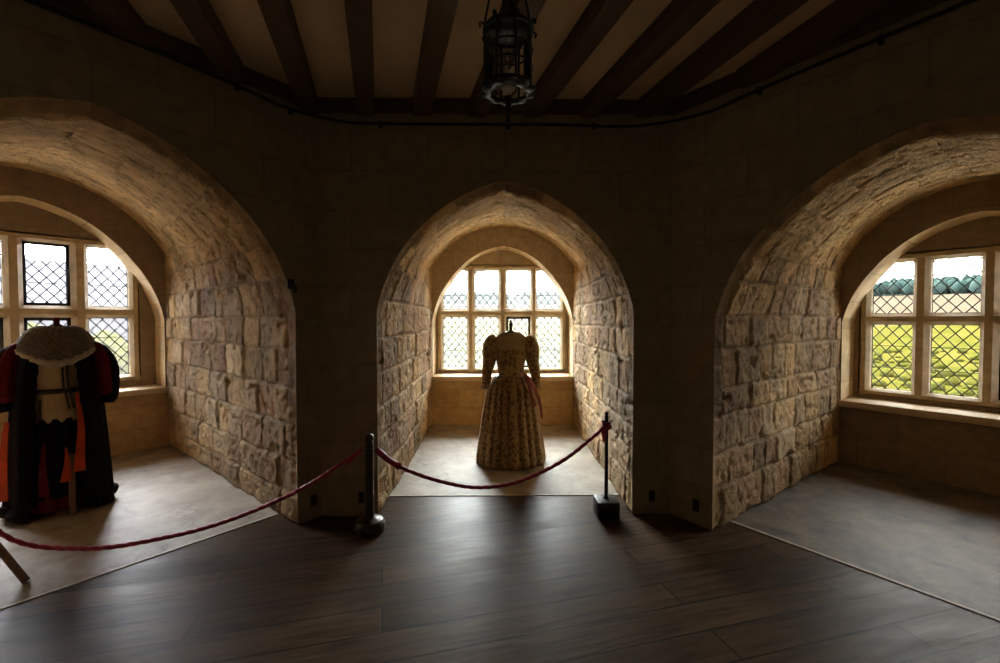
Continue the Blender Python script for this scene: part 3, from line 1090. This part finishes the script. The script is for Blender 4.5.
LZ = 2.44
lant = empty('hanging_lantern', (.066, 2.0, LZ))
tag(lant, 'black wrought iron cage lantern hanging from the ceiling', 'lantern')
R_ = .108
for z, w_ in ((.190, .007), (.275, .0045), (.350, .0045), (.435, .008)):
    mb = MB()
    mb.tube(ring_pts(R_, z), w_, 6, closed=True)
    mb.build('cage_ring', M['iron'], lant, smooth=True)
for k in range(8):
    a = 2 * PI * (k + .35) / 8
    ca, sa = math.cos(a), math.sin(a)
    mb = MB()
    mb.tube([(R_ * ca, R_ * sa, .185), (R_ * ca, R_ * sa, .44), (R_ * 1.12 * ca, R_ * 1.12 * sa, .455), (R_ * 1.22 * ca, R_ * 1.22 * sa, .448), (R_ * 1.18 * ca, R_ * 1.18 * sa, .432)], .0055, 6)
    mb.build('cage_bar', M['iron'], lant, smooth=True)
mb = MB()
mb.lathe([(R_ * 1.04, .438), (R_ * .98, .452), (R_ * .62, .475), (R_ * .36, .52), (.022, .59), (.014, .63), (.018, .645), (.010, .665)], 24)
mb.build('lantern_roof', M['iron'], lant, smooth=True)
for k in range(4):
    a = 2 * PI * k / 4 + .2
    pts = [(R_ * (1.0 - .9 * t) * math.cos(a), R_ * (1.0 - .9 * t) * math.sin(a), .45 + .15 * math.sin(PI * t * .85) + .12 * t) for t in np.linspace(0, 1, 12)]
    mb = MB()
    mb.tube(pts, .005, 6)
    mb.build('roof_scroll', M['iron'], lant, smooth=True)
mb = MB()
mb.lathe([(R_ * .94, .195), (R_ * .94, .43)], 24, cap=False)
mb.build('glass_cylinder', M['lamp_glass'], lant, smooth=True)
# scalloped open rim below the cage, held by stays
n = 120
def scal(a, amp):
    return 1 - amp + amp * 2 * abs(math.sin(5 * a))
rows = []
for (r, z, amp) in ((.078, .168, .04), (.098, .170, .07), (.114, .176, .085), (.114, .170, .085), (.098, .163, .07), (.078, .160, .04), (.078, .168, .04)):
    rows.append([(r * scal(2 * PI * k / n, amp) * math.cos(2 * PI * k / n), r * scal(2 * PI * k / n, amp) * math.sin(2 * PI * k / n), z) for k in range(n)])
mb = MB()
mb.rings(rows, False, False)
mb.build('scalloped_rim', M['iron'], lant, smooth=True)
for k in range(4):
    a = 2 * PI * (k + .35) / 4
    ca, sa = math.cos(a), math.sin(a)
    mb = MB()
    mb.tube([(R_ * ca, R_ * sa, .188), (.088 * ca, .088 * sa, .17), (.05 * ca, .05 * sa, .15), (.01 * ca, .01 * sa, .145)], .004, 6)
    mb.build('rim_stay', M['iron'], lant, smooth=True)
mb = MB()
mb.lathe([(.004, 0.0), (.012, .010), (.014, .022), (.007, .034), (.0085, .06), (.008, .10), (.016, .118), (.012, .132), (.02, .150)], 16)
mb.build('finial', M['iron'], lant, smooth=True)
mb = MB()
mb.lathe([(.035, .190), (.033, .197), (.012, .201), (.011, .265), (.0125, .267), (.010, .271)], 16)
mb.build('candle_sleeve', M['bulb'], lant, smooth=True)
mb = MB()
mb.lathe([(.006, .271), (.013, .290), (.015, .305), (.010, .327), (.002, .350)], 16)
mb.build('candle_bulb', M['lamp_glass'], lant, smooth=True)
mb = MB()
zt = CEIL - LZ
z = .66
i = 0
while z < zt - .01:
    pts = []
    for k in range(14):
        a = 2 * PI * k / 14
        x, zz = .011 * math.cos(a), .021 * math.sin(a)
        pts.append((x, 0, z + .018 + zz) if i % 2 else (0, x, z + .018 + zz))
    mb.tube(pts, .0032, 5, closed=True)
    z += .032
    i += 1
mb.build('chain', M['iron'], lant, smooth=True)
mb = MB()
mb.lathe([(.008, zt - .045), (.012, zt - .03), (.04, zt - .012), (.045, zt - .001)], 20)
mb.build('ceiling_rose', M['iron'], lant, smooth=True)

# ------------------------------------------------------------------ rope barrier
def rope(pts, n, rad, name, label, root_loc):
    P = spline(pts, n)
    root = empty(name, root_loc)
    tag(root, label, 'rope', 'crimson barrier ropes')
    mb = MB()
    tw = lambda a, L: 1 + .13 * math.cos(3 * a - L * 95)
    mb.tube([tuple(np.array(p) - np.array(root_loc)) for p in P], rad, 18, rfun=tw)
    mb.build('rope_cord', M['rope'], root, smooth=True)
    return root

postP = (-.945, 3.365)
# turned dark wooden post with a heavy round foot
post = empty('barrier_post', (*postP, 0))
tag(post, 'dark turned wooden barrier post holding two crimson ropes', 'barrier post')
mb = MB()
mb.lathe([(.034, .09), (.036, .12), (.031, .14), (.031, .56), (.033, .60), (.033, .655), (.027, .665), (.027, .675), (.034, .685), (.036, .70), (.032, .722), (.018, .735), (.004, .738)], 24)
mb.build('post_shaft', M['wood_dark'], post, smooth=True)
mb = MB()
mb.lathe([(.112, 0), (.116, .012), (.114, .050), (.104, .064), (.098, .068), (.096, .078), (.07, .09), (.05, .096), (.036, .100)], 32)
auto_smooth(mb.build('round_foot', M['wood_dark'], post), 45)
for s in (1, -1):
    mb = MB()
    mb.tube([(s * .028, 0, .60), (s * .048, 0, .603), (s * .058, 0, .618), (s * .052, 0, .634)], .005, 8)
    mb.build('rope_hook', M['iron'], post, smooth=True)

# slim metal stand with square block foot
stand = empty('barrier_stand', (.925, 3.60, 0))
tag(stand, 'slim black metal barrier stand with square block foot', 'barrier stand')
mb = MB()
mb.box(-.088, .088, -.10, .09, 0, .135, .008)
auto_smooth(mb.build('block_foot', M['paint_black'], stand), 40)
mb = MB()
mb.lathe([(.022, .134), (.022, .145), (.015, .15), (.015, .80), (.018, .803), (.018, .812), (.011, .818), (.018, .832), (.013, .848), (.003, .853)], 16)
mb.build('stand_pole', M['paint_black'], stand, smooth=True)
mb = MB()
mb.tube([(-.045, -.005, .775), (-.02, -.012, .765), (.02, -.012, .765), (.045, -.005, .78)], .006, 8)
mb.build('rope_hook', M['paint_black'], stand, smooth=True)

H1 = (postP[0] + .055, postP[1], .615)
H2 = (.925, 3.585, .745)
r1 = rope([H1, (-.705, 3.365, .478), (-.40, 3.42, .345), (-.10, 3.473, .278), (.22, 3.51, .318), (.55, 3.545, .46), (.80, 3.575, .64), H2], 420, .0145, 'barrier_rope',
          'crimson rope hanging between the wooden post and the metal stand', H1)
# bound sleeve near the post, wrap and hanging tail at the stand
mb = MB()
sl = spline([H1, (-.80, 3.365, .535), (-.705, 3.365, .478)], 40)
mb.tube([tuple(np.array(p) - np.array(H1)) for p in sl], lambda t: .024 - .003 * t + .007 * (abs(t - .9) < .06), 14, rfun=lambda a, L: 1 + .05 * math.cos(6 * a - L * 60))
mb.build('rope_sleeve', M['rope'], r1, smooth=True)
mb = MB()
wrap = [(.027 * math.cos(a) + .925 - H1[0], .027 * math.sin(a) + 3.60 - H1[1], .72 + .012 * a / (2 * PI) * 1.6 - H1[2]) for a in np.linspace(-2.2, 16, 110)]
mb.tube(wrap, .0125, 10, rfun=lambda a, L: 1 + .13 * math.cos(3 * a - L * 95))
mb.build('rope_wrap', M['rope'], r1, smooth=True)
mb = MB()
tail = [(.905 - H1[0], 3.572 - H1[1], .735 - H1[2]), (.898 - H1[0], 3.568 - H1[1], .69 - H1[2]), (.897 - H1[0], 3.57 - H1[1], .65 - H1[2]), (.900 - H1[0], 3.572 - H1[1], .615 - H1[2])]
mb.tube(spline(tail, 24), lambda t: .015 + .008 * math.sin(PI * min(1, t * 1.2)) ** 2, 12)
mb.build('rope_tassel', M['rope'], r1, smooth=True)

# wooden trestle stand at the picture's edge that takes the second rope
tri = empty('barrier_tripod', (-3.22, 2.70, 0), .2)
tag(tri, 'brown wooden tripod barrier stand with a splayed leg', 'barrier stand')
mb = MB()
mb.lathe([(.03, .36), (.04, .38), (.04, .48), (.028, .50), (.024, .70), (.032, .72), (.03, .75), (.008, .765)], 20)
mb.build('stand_shaft', M['wood'], tri, smooth=True)
for k in range(3):
    a = 2 * PI * k / 3 - .2
    mb = MB()
    mb.tube([(.03 * math.cos(a), .03 * math.sin(a), .45), (.22 * math.cos(a), .22 * math.sin(a), .22), (.38 * math.cos(a), .38 * math.sin(a), .012)], .021, 10)
    mb.build('leg', M['wood'], tri, smooth=True)
H3 = (postP[0] - .055, postP[1], .615)
r2 = rope([H3, (-1.42, 3.245, .356), (-1.95, 3.12, .16), (-2.45, 2.96, .10), (-2.75, 2.88, .12), (-3.0, 2.80, .21), (-3.19, 2.72, .44)], 520, .0145, 'barrier_rope',
          'crimson rope sagging low before the robed costume', H3)
mb = MB()
sl = spline([H3, (-1.10, 3.325, .525)], 24)
mb.tube([tuple(np.array(p) - np.array(H3)) for p in sl], lambda t: .019, 12)
mb.build('rope_sleeve', M['rope'], r2, smooth=True)

# ------------------------------------------------------------------ gold gown
gown = empty('dress', (.195, 4.98, .010), math.radians(2))
tag(gown, 'gold brocade gown with full pleated skirt standing before a window', 'dress')

def ell(cx, cy, rx, ry, z, n=64, mod=None, rot=0):
    out = []
    for k in range(n):
        a = 2 * PI * k / n
        m = mod(a) if mod else 1
        out.append((cx + rx * m * math.cos(a), cy + ry * m * math.sin(a), z))
    return out

# skirt with deep gathered folds
rows = []
NF = 21
ph = [rnd.uniform(-.5, .5) for _ in range(NF)]
def fold(a, t):
    f = math.cos(NF * a + .9 * math.sin(3 * a) + .6 * math.sin(7 * a + 1))
    g = math.cos(9 * a + 1.3 * math.sin(2 * a))
    notch = (0.5 - 0.5 * f) ** 3
    return 1 - (.115 - .02 * t) * notch * (0.35 + .65 * min(1, t * 6)) + .022 * t * g
zs = np.concatenate([np.linspace(.0, .05, 4), np.linspace(.08, .98, 34)])
for z in zs:
    t = 1 - z / .98
    # waist .15 x .11, quick hip flare over the padded roll, then to .40 at the hem
    rx = .150 + .105 * min(1, t / .14) ** .6 + .145 * max(0, (t - .08) / .92) ** .85
    ry = .115 + .105 * min(1, t / .14) ** .6 + .150 * max(0, (t - .08) / .92) ** .85
    if z < .03:
        rx *= .985
        ry *= .985
    hem = lambda a: fold(a, t)
    rows.append([(x, y + .03 * t, zz + (.010 * math.sin(5 * math.atan2(y, x)) if z == 0 else 0) * 0) for x, y, zz in ell(0, 0, rx, ry, z, 260, hem)])
mb = MB()
mb.rings(rows, True, True)
mb.build('skirt', M['brocade'], gown, smooth=True)
# bodice with a dipped waist
rows = []
for z, rx, ry, cy in ((.90, .150, .118, .0), (.94, .146, .112, 0), (.99, .142, .106, 0), (1.05, .150, .110, 0), (1.14, .166, .120, -.004), (1.22, .182, .126, -.006), (1.29, .190, .122, -.004), (1.35, .188, .110, 0), (1.395, .165, .092, .004), (1.425, .115, .072, .008), (1.44, .075, .058, .010)):
    rr = ell(0, cy, rx, ry, z, 64)
    if z < .92:
        rr = [(x, y, zz - .055 * max(0, (abs(y) / ry)) ** 3) for x, y, zz in rr]
    rows.append(rr)
mb = MB()
mb.rings(rows)
mb.build('bodice', M['brocade'], gown, smooth=True)
# pale lace yoke and collar over the shoulders
rows = []
for z, k, ofs in ((1.265, 1.02, .012), (1.30, 1.0, .010), (1.35, 1.0, .010), (1.40, .98, .010), (1.432, 1.0, .010), (1.452, 1.0, .012)):
    rx = np.interp(z, [1.26, 1.30, 1.35, 1.395, 1.425, 1.46], [.178, .190, .190, .168, .120, .082]) * k + ofs
    ry = np.interp(z, [1.26, 1.30, 1.35, 1.395, 1.425, 1.46], [.124, .122, .112, .096, .076, .062]) * k + ofs
    rows.append(ell(0, .003, rx, ry, z, 72, lambda a: 1 + .012 * math.cos(18 * a)))
mb = MB()
mb.rings(rows, False, False)
mb.build('lace_collar', M['lace'], gown, smooth=True)
# leg-of-mutton sleeves
for s in (-1, 1):
    path = spline([(s * .150, 0, 1.36), (s * .200, .0, 1.335), (s * .228, -.01, 1.25), (s * .240, -.02, 1.15), (s * .258, -.03, 1.06), (s * .272, -.055, .985), (s * .278, -.085, .905), (s * .280, -.10, .870)], 60)
    def srad(t):
        return float(np.interp(t, [0, .10, .22, .34, .45, .56, .7, .85, 1], [.060, .088, .094, .088, .072, .064, .056, .046, .042]))
    mb = MB()
    mb.tube(path, srad, 36, rfun=lambda a, L: 1 + (.035 * math.cos(9 * a) + .02 * math.cos(5 * a + 2)) * max(.25, 1 - L * 2.2))
    sv = mb.build('sleeve', M['brocade'], gown, smooth=True)
    mb = MB()
    q = path[-1]
    mb.rings([[(q[0] + r * (1 + .12 * math.cos(10 * 2 * PI * k / 60)) * math.cos(2 * PI * k / 60), q[1] + r * (1 + .12 * math.cos(10 * 2 * PI * k / 60)) * math.sin(2 * PI * k / 60), q[2] + dz) for k in range(60)] for r, dz in ((.042, .02), (.05, .0), (.062, -.028), (.058, -.03), (.04, -.004))], False, False)
    mb.build('lace_cuff', M['lace'], sv, smooth=True)
# rose ribbon at the right hip
def band(pts, w, th, mat, name, parent, wv=(1, 0, 0)):
    P = spline(pts, 40)
    wv = np.array(wv, float)
    wv /= np.linalg.norm(wv)
    rows = []
    for i, p in enumerate(P):
        d = P[min(i + 1, 39)] - P[max(i - 1, 0)]
        nrm = np.cross(d, wv)
        nrm /= np.linalg.norm(nrm) + 1e-9
        ww = w(i / 39) if callable(w) else w
        rows.append([tuple(p + wv * ww / 2 + nrm * th / 2), tuple(p - wv * ww / 2 + nrm * th / 2), tuple(p - wv * ww / 2 - nrm * th / 2), tuple(p + wv * ww / 2 - nrm * th / 2)])
    mb = MB()
    mb.rings(rows)
    return mb.build(name, mat, parent, smooth=False)
band([(.135, -.11, 1.01), (.19, -.165, .95), (.235, -.195, .86), (.285, -.19, .74), (.315, -.18, .62), (.328, -.185, .52)], lambda t: .028 + .022 * math.sin(PI * min(1, t * 1.1)), .006, M['ribbon'], 'ribbon', gown, (.8, .6, 0))
band([(.135, -.115, 1.0), (.17, -.17, .93), (.205, -.215, .80), (.245, -.245, .66)], lambda t: .022 + .012 * t, .006, M['ribbon'], 'ribbon', gown, (.85, .5, 0))
# neck knob of the dress form
mb = MB()
mb.lathe([(.072, 1.435), (.062, 1.452), (.045, 1.462), (.022, 1.47), (.016, 1.485), (.024, 1.497), (.016, 1.507), (.014, 1.515), (.024, 1.53), (.026, 1.542), (.016, 1.556), (.012, 1.565), (.015, 1.58), (.006, 1.592)], 20)
mb.build('form_neck', M['wood_dark'], gown, smooth=True)

# ------------------------------------------------------------------ robed costume on its stand
CX, CY = -3.665, 3.78
cos_ = empty('robed_costume', (CX, CY, .004), math.radians(43))
tag(cos_, 'black robe costume with fur collar and orange lining on a pole stand', 'costume')
mb = MB()
mb.lathe([(.022, .02), (.022, 1.0)], 16)
mb.build('stand_pole', M['wood'], cos_, smooth=True)
mb = MB()
mb.box(-.20, .20, -.03, .03, 0.0, .035, .006)
mb.box(-.03, .03, -.20, .20, 0.001, .036, .006)
mb.build('stand_foot', M['wood'], cos_)
mb = MB()
mb.box(.050, .092, -.245, -.205, .0, .50, .006)
mb.build('stand_prop', M['wood'], cos_)
# cream quilted doublet with dark belt and lacing
rows = []
for z, rx, ry in ((.755, .185, .150), (.84, .182, .148), (.95, .172, .140), (1.01, .168, .136), (1.08, .172, .140), (1.18, .185, .148), (1.28, .198, .150), (1.38, .198, .14), (1.45, .17, .11), (1.50, .10, .09)):
    rows.append(ell(0, 0, rx, ry, z, 48))
mb = MB()
mb.rings(rows)
dbl = mb.build('doublet', M['cream'], cos_, smooth=True)
mb = MB()
mb.rings([ell(0, 0, .168 + e, .136 + e, z, 48) for z, e in ((.99, 0.002), (.992, .012), (1.028, .012), (1.03, 0.002))], False, False)
mb.build('belt', M['strap'], dbl, smooth=True)
for x in (.030, .058):
    band([(x, -.152, 1.36), (x, -.154, 1.26), (x, -.152, 1.16), (x + .004, -.147, 1.05), (x + .02, -.146, .96), (x + .035, -.152, .86)], .016, .006, M['strap'], 'front_lacing', dbl)
band([(-.105, -.122, .95), (-.108, -.126, .88), (-.108, -.130, .78)], .018, .006, M['strap'], 'front_lacing', dbl)
# black jerkin skirt and dark red underskirt
rows = []
for z, rx, ry in ((.14, .245, .205), (.16, .258, .218), (.40, .26, .22), (.55, .245, .21), (.68, .215, .185), (.76, .195, .165), (.785, .188, .155)):
    rows.append(ell(0, .01, rx, ry, z, 140, lambda a: 1 + .05 * math.cos(15 * a)))
mb = MB()
mb.rings(rows)
mb.build('jerkin_skirt', M['velvet_black'], cos_, smooth=True)
rows = []
for z, rx, ry in ((.035, .245, .20), (.05, .262, .215), (.24, .25, .205), (.30, .22, .17)):
    rows.append(ell(0, .015, rx, ry, z, 120, lambda a: 1 + .04 * math.cos(11 * a + 1)))
mb = MB()
mb.rings(rows)
mb.build('underskirt', M['velvet_red'], cos_, smooth=True)

# robe: a thick shell open at the front (the front is -y)
def robe_surface(ofs, gap_top, gap_bot, zbot, mat, name, thick=.012):
    n, mz = 120, 28
    out = []
    for j in range(mz):
        t = j / (mz - 1)
        z = 1.47 + (zbot - 1.47) * t
        gap = gap_top + (gap_bot - gap_top) * t
        rx = np.interp(t, [0, .04, .12, .3, .6, 1], [.10, .17, .225, .25, .275, .300]) + ofs
        ry = np.interp(t, [0, .04, .12, .3, .6, 1], [.09, .13, .175, .205, .24, .275]) + ofs
        ro, ri = [], []
        for i in range(n):
            u = i / (n - 1)
            a = -PI / 2 + gap + (2 * PI - 2 * gap) * u
            f = 1 + .05 * t * math.cos(11 * a + 1.5 * math.sin(2 * a)) + .02 * t * math.cos(19 * a)
            wz = .03 * math.sin(4 * a + .6) * (t ** 4)
            ro.append((rx * f * math.cos(a), .02 + ry * f * math.sin(a), z + wz))
            ri.append(((rx * f - thick) * math.cos(a), .02 + (ry * f - thick) * math.sin(a), z + wz))
        out.append(ro + ri[::-1])
    mb = MB()
    mb.rings(out, True, True)
    return mb.build(name, mat, cos_, smooth=True)
robe_surface(.02, .80, .62, .07, M['velvet_black'], 'robe')
robe_surface(.006, .77, .55, .12, M['lining'], 'robe_lining', .008)
# black fur facings down both front edges
for s in (-1, 1):
    pts = [(s * .130, -.130, 1.30), (s * .152, -.165, 1.20), (s * .170, -.195, 1.0), (s * .180, -.215, .75), (s * .180, -.245, .45), (s * .180, -.265, .12)]
    P = spline(pts, 70)
    rows = []
    for i, p in enumerate(P):
        w_ = .042 + .012 * i / 69
        rows.append([(p[0] + w_ * (1 + .08 * math.sin(3 * q * 2 * PI / 16 + .9 * i)) * math.cos(2 * PI * q / 16) , p[1] + s * .4 * w_ * math.cos(2 * PI * q / 16) * s + .022 * math.sin(2 * PI * q / 16), p[2]) for q in range(16)])
    mb = MB()
    mb.rings(rows)
    mb.build('fur_facing', M['fur_black'], cos_, smooth=True)
# places where the orange lining folds out into view
band([(.112, -.205, 1.00), (.124, -.232, .88), (.132, -.262, .70), (.122, -.282, .50), (.116, -.290, .36)], lambda t: .012 + .062 * t, .006, M['lining'], 'lining_fold', cos_, (1, .1, 0))
band([(.040, -.245, .56), (.045, -.262, .46), (.040, -.272, .36), (.035, -.278, .29)], lambda t: .010 + .06 * t, .006, M['lining'], 'lining_fold', cos_, (1, .1, 0))
band([(-.085, -.225, .62), (-.090, -.25, .50), (-.095, -.262, .38), (-.090, -.27, .20)], lambda t: .012 + .05 * t, .006, M['velvet_red'], 'lining_fold', cos_, (1, -.1, 0))
band([(-.285, -.150, .80), (-.300, -.165, .62), (-.312, -.175, .42), (-.318, -.18, .20)], lambda t: .03 + .045 * t, .008, M['lining'], 'lining_fold', cos_, (.9, -.45, 0))
# black fur hem
hem = []
for i in range(160):
    u = i / 159
    a = -PI / 2 + .62 + (2 * PI - 1.24) * u
    f = 1 + .05 * math.cos(11 * a + 1.5 * math.sin(2 * a))
    hem.append((.315 * f * math.cos(a), .02 + .29 * f * math.sin(a), .062 + .02 * math.sin(4 * a + .6)))
mb = MB()
mb.tube(hem, .042, 14, rfun=lambda a, L: 1 + .14 * math.cos(3 * a + 29 * L) + .08 * math.sin(4 * a - 47 * L))
mb.build('fur_hem', M['fur_black'], cos_, smooth=True)
# crimson sleeves with black hanging sleeves behind them
for s in (-1, 1):
    path = spline([(s * .16, 0, 1.38), (s * .232, -.005, 1.335), (s * .272, -.015, 1.23), (s * .286, -.03, 1.10), (s * .288, -.05, 1.00), (s * .282, -.06, .94)], 50)
    mb = MB()
    mb.tube(path, lambda t: float(np.interp(t, [0, .15, .35, .6, .85, 1], [.05, .062, .070, .070, .064, .04])), 30, rfun=lambda a, L: 1 + .05 * math.cos(8 * a) * min(1, L * 5))
    sv = mb.build('sleeve', M['velvet_red'], cos_, smooth=True)
    path = spline([(s * .19, .02, 1.38), (s * .262, .015, 1.32), (s * .315, .0, 1.21), (s * .326, -.02, 1.08), (s * .32, -.03, .96), (s * .305, -.03, .87)], 50)
    mb = MB()
    mb.tube(path, lambda t: float(np.interp(t, [0, .2, .5, .9, 1], [.05, .062, .066, .062, .045])), 24, rfun=lambda a, L: 1 + .05 * math.cos(7 * a) * min(1, L * 5))
    mb.build('hanging_sleeve', M['velvet_black'], sv, smooth=True)
# broad fur cape collar with a pale edge
def collar(mat, name, parent, spec, amp, nn=260):
    rows = []
    rs = np.random.RandomState(5)
    for j, (rx, ry, z, dip) in enumerate(spec):
        row = []
        for k in range(nn):
            a = 2 * PI * k / nn
            front = max(0, -math.sin(a)) ** 2.2
            lump = 1 + amp * (math.sin(17 * a + 3 * j) + .7 * math.sin(31 * a - 2.1 * j) + .6 * rs.rand())
            row.append((rx * lump * math.cos(a), .01 + ry * lump * math.sin(a), z - dip * front + .006 * math.sin(23 * a + 1.7 * j)))
        rows.append(row)
    mb = MB()
    mb.rings(rows, False, False)
    return mb.build(name, mat, parent, smooth=True)
col = collar(M['fur'], 'fur_collar', cos_, [(.06, .055, 1.50, 0), (.075, .07, 1.535, 0), (.11, .10, 1.542, .0), (.155, .135, 1.525, .02), (.198, .172, 1.485, .045), (.228, .200, 1.43, .075), (.240, .215, 1.385, .10), (.240, .216, 1.355, .11), (.225, .20, 1.335, .11), (.18, .16, 1.36, .09), (.14, .12, 1.39, .05)], .006)
collar(M['fur_trim'], 'fur_collar_edge', col, [(.232, .205, 1.368, .108), (.244, .219, 1.376, .103), (.252, .226, 1.362, .112), (.250, .225, 1.342, .118), (.238, .212, 1.334, .118), (.228, .202, 1.345, .112)], .010)
mb = MB()
mb.lathe([(.052, 1.49), (.046, 1.545), (.03, 1.555), (.020, 1.56), (.020, 1.60), (.024, 1.605), (.014, 1.617)], 16)
mb.build('form_neck', M['velvet_red'], cos_, smooth=True)

# ------------------------------------------------------------------ country outside the windows
def grass_mat(name, stops, scale, stretch=None, bump=0.0):
    m, nt, b = new_mat(name)
    mp, nz, r = noise_color(nt, b, stops, scale=scale, stretch=stretch, detail=8, rough=.65)
    b.inputs['Roughness'].default_value = .95
    b.inputs['Specular IOR Level'].default_value = 0.0
    return m
M['meadow'] = grass_mat('yellow_green_meadow', [(0.33, (0.0136, 0.0169, 0.0029)), (0.5, (0.0293, 0.0269, 0.0049)), (0.68, (0.0429, 0.0329, 0.0099))], .13)
M['stubble'] = grass_mat('pale_stubble_field', [(0.35, (0.0327, 0.0245, 0.0165)), (0.65, (0.0413, 0.0331, 0.0250))], .03)
M['wood_far'] = grass_mat('blue_green_woodland', [(0.35, (0.0068, 0.0145, 0.0137)), (0.65, (0.0186, 0.0274, 0.0249))], .12)
M['bush'] = grass_mat('bright_green_bush', [(0.35, (0.0120, 0.0158, 0.0030)), (0.65, (0.0358, 0.0305, 0.0066))], 1.2)
M['slate'] = simple_mat('blue_grey_slate', (0.0216, 0.0228, 0.0295), .8, 0, .15, .6, 0)
M['pale_render'] = simple_mat('pale_rendered_wall', (0.0390, 0.0381, 0.0419), .9, 0, .1, .4, 0)

RR = [12, 40, 70, 100, 140, 200, 250, 300, 350, 400, 440, 500, 600, 900]
ZZ = [-9, -9, -8.6, -8, -6, -2.2, 1.2, 5.5, 10, 16, 19, 27, 34, 40]
def terrain_z(r, az):
    return float(np.interp(r, RR, ZZ)) + 1.6 * math.sin(az * 5 + r * .01) * min(1, r / 250)
def terrain(name, r0, r1, nr, mat, label, cat, dz=0.0):
    naz = 120
    vs = []
    fs = []
    for i in range(nr):
        r = r0 + (r1 - r0) * (i / (nr - 1))
        for k in range(naz):
            az = math.radians(-92 + 184 * k / (naz - 1))
            vs.append((r * math.sin(az), r * math.cos(az), terrain_z(r, az) + dz))
    for i in range(nr - 1):
        for k in range(naz - 1):
            fs.append((i * naz + k, i * naz + k + 1, (i + 1) * naz + k + 1, (i + 1) * naz + k))
    o = mesh(name, vs, fs, mat, smooth=True)
    tag(o, label, cat, kind='structure')
    return o
M['bounce'] = grass_mat('pale_bounce', [(0.35, (0.3060, 0.2805, 0.2380)), (0.65, (0.4080, 0.3740, 0.3145))], 1.5)
terrain('bounce_ground', 10, 64, 12, M['bounce'], 'pale gravel terrace added unseen below the windows to throw light up', 'reflector')  # unseen pale ground, added to bounce daylight up into the vaults
terrain('meadow_ground', 62, 232, 40, M['meadow'], 'yellow-green meadow seen low through the windows', 'meadow')
terrain('field_ground', 230, 410, 20, M['stubble'], 'pale stubble field beyond the meadow', 'field')
terrain('hill_ground', 408, 900, 20, M['wood_far'], 'wooded hillside on the skyline', 'hill')
# belt of trees: one mass of rounded crowns
mb = MB()
rt = random.Random(3)
ico_v = None
import bmesh
bm = bmesh.new()
bmesh.ops.create_icosphere(bm, subdivisions=2, radius=1.0)
bm.verts.index_update()
iv = [tuple(v.co) for v in bm.verts]
if_ = [tuple(v.index for v in f.verts) for f in bm.faces]
bm.free()
for i in range(1500):
    az = math.radians(rt.uniform(-88, 88))
    r = rt.uniform(405, 500)
    sx = rt.uniform(2.6, 5.2)
    sz = rt.uniform(4.4, 6.4)
    x, y, z = r * math.sin(az), r * math.cos(az), terrain_z(r, az) + sz * .6
    mb.add([(x + v[0] * sx * (1 + .1 * math.sin(9 * v[1])), y + v[1] * sx, z + v[2] * sz * (1 + .12 * math.sin(7 * v[0] + i))) for v in iv], if_)
o = mb.build('woodland', M['wood_far'], smooth=True)
tag(o, 'dark blue-green belt of trees along the skyline', 'woodland', kind='stuff')
# bushes on the slope below
mb = MB()
for i in range(1500):
    az = math.radians(rt.choice([rt.uniform(-88, -28), rt.uniform(25, 88), rt.uniform(-20, 20)]))
    r = rt.uniform(72, 150)
    sx = rt.uniform(.4, 1.3)
    sz = sx * rt.uniform(.4, .9)
    x, y, z = r * math.sin(az), r * math.cos(az), terrain_z(r, az) + sz * .4
    mb.add([(x + v[0] * sx * (1 + .18 * math.sin(9 * v[1] + i)), y + v[1] * sx, z + v[2] * sz * (1 + .2 * math.sin(7 * v[0] + i))) for v in iv], if_)
for i in range(90):
    az = math.radians(rt.uniform(-78, -28))
    r = rt.uniform(50, 57)
    sx = rt.uniform(1.6, 3.0)
    x, y, z = r * math.sin(az), r * math.cos(az), rt.uniform(-5.5, -1.6)
    mb.add([(x + v[0] * sx * (1 + .18 * math.sin(9 * v[1] + i)), y + v[1] * sx, z + v[2] * sx * (1 + .2 * math.sin(7 * v[0] + i))) for v in iv], if_)
o = mb.build('shrubbery', M['bush'], smooth=True)
tag(o, 'scattered green bushes on the slope below the windows', 'shrubbery', kind='stuff')
# long slate-roofed range seen through the window behind the robed costume
bl = empty('building', (-52, 43, -4.6), math.radians(51.5))
tag(bl, 'long pale building with slate roof outside the window behind the robed costume', 'building')
mb = MB()
mb.box(-34, 34, -5, 5, -4, 7.6)
mb.build('wall', M['pale_render'], bl)
mb = MB()
mb.rings([[(x, -5.6, 7.4), (x, 0, 12.6), (x, 5.6, 7.4), (x, 5.2, 7.4), (x, 0, 12.1), (x, -5.2, 7.4)] for x in (-34.6, 34.6)])
mb.build('roof', M['slate'], bl)
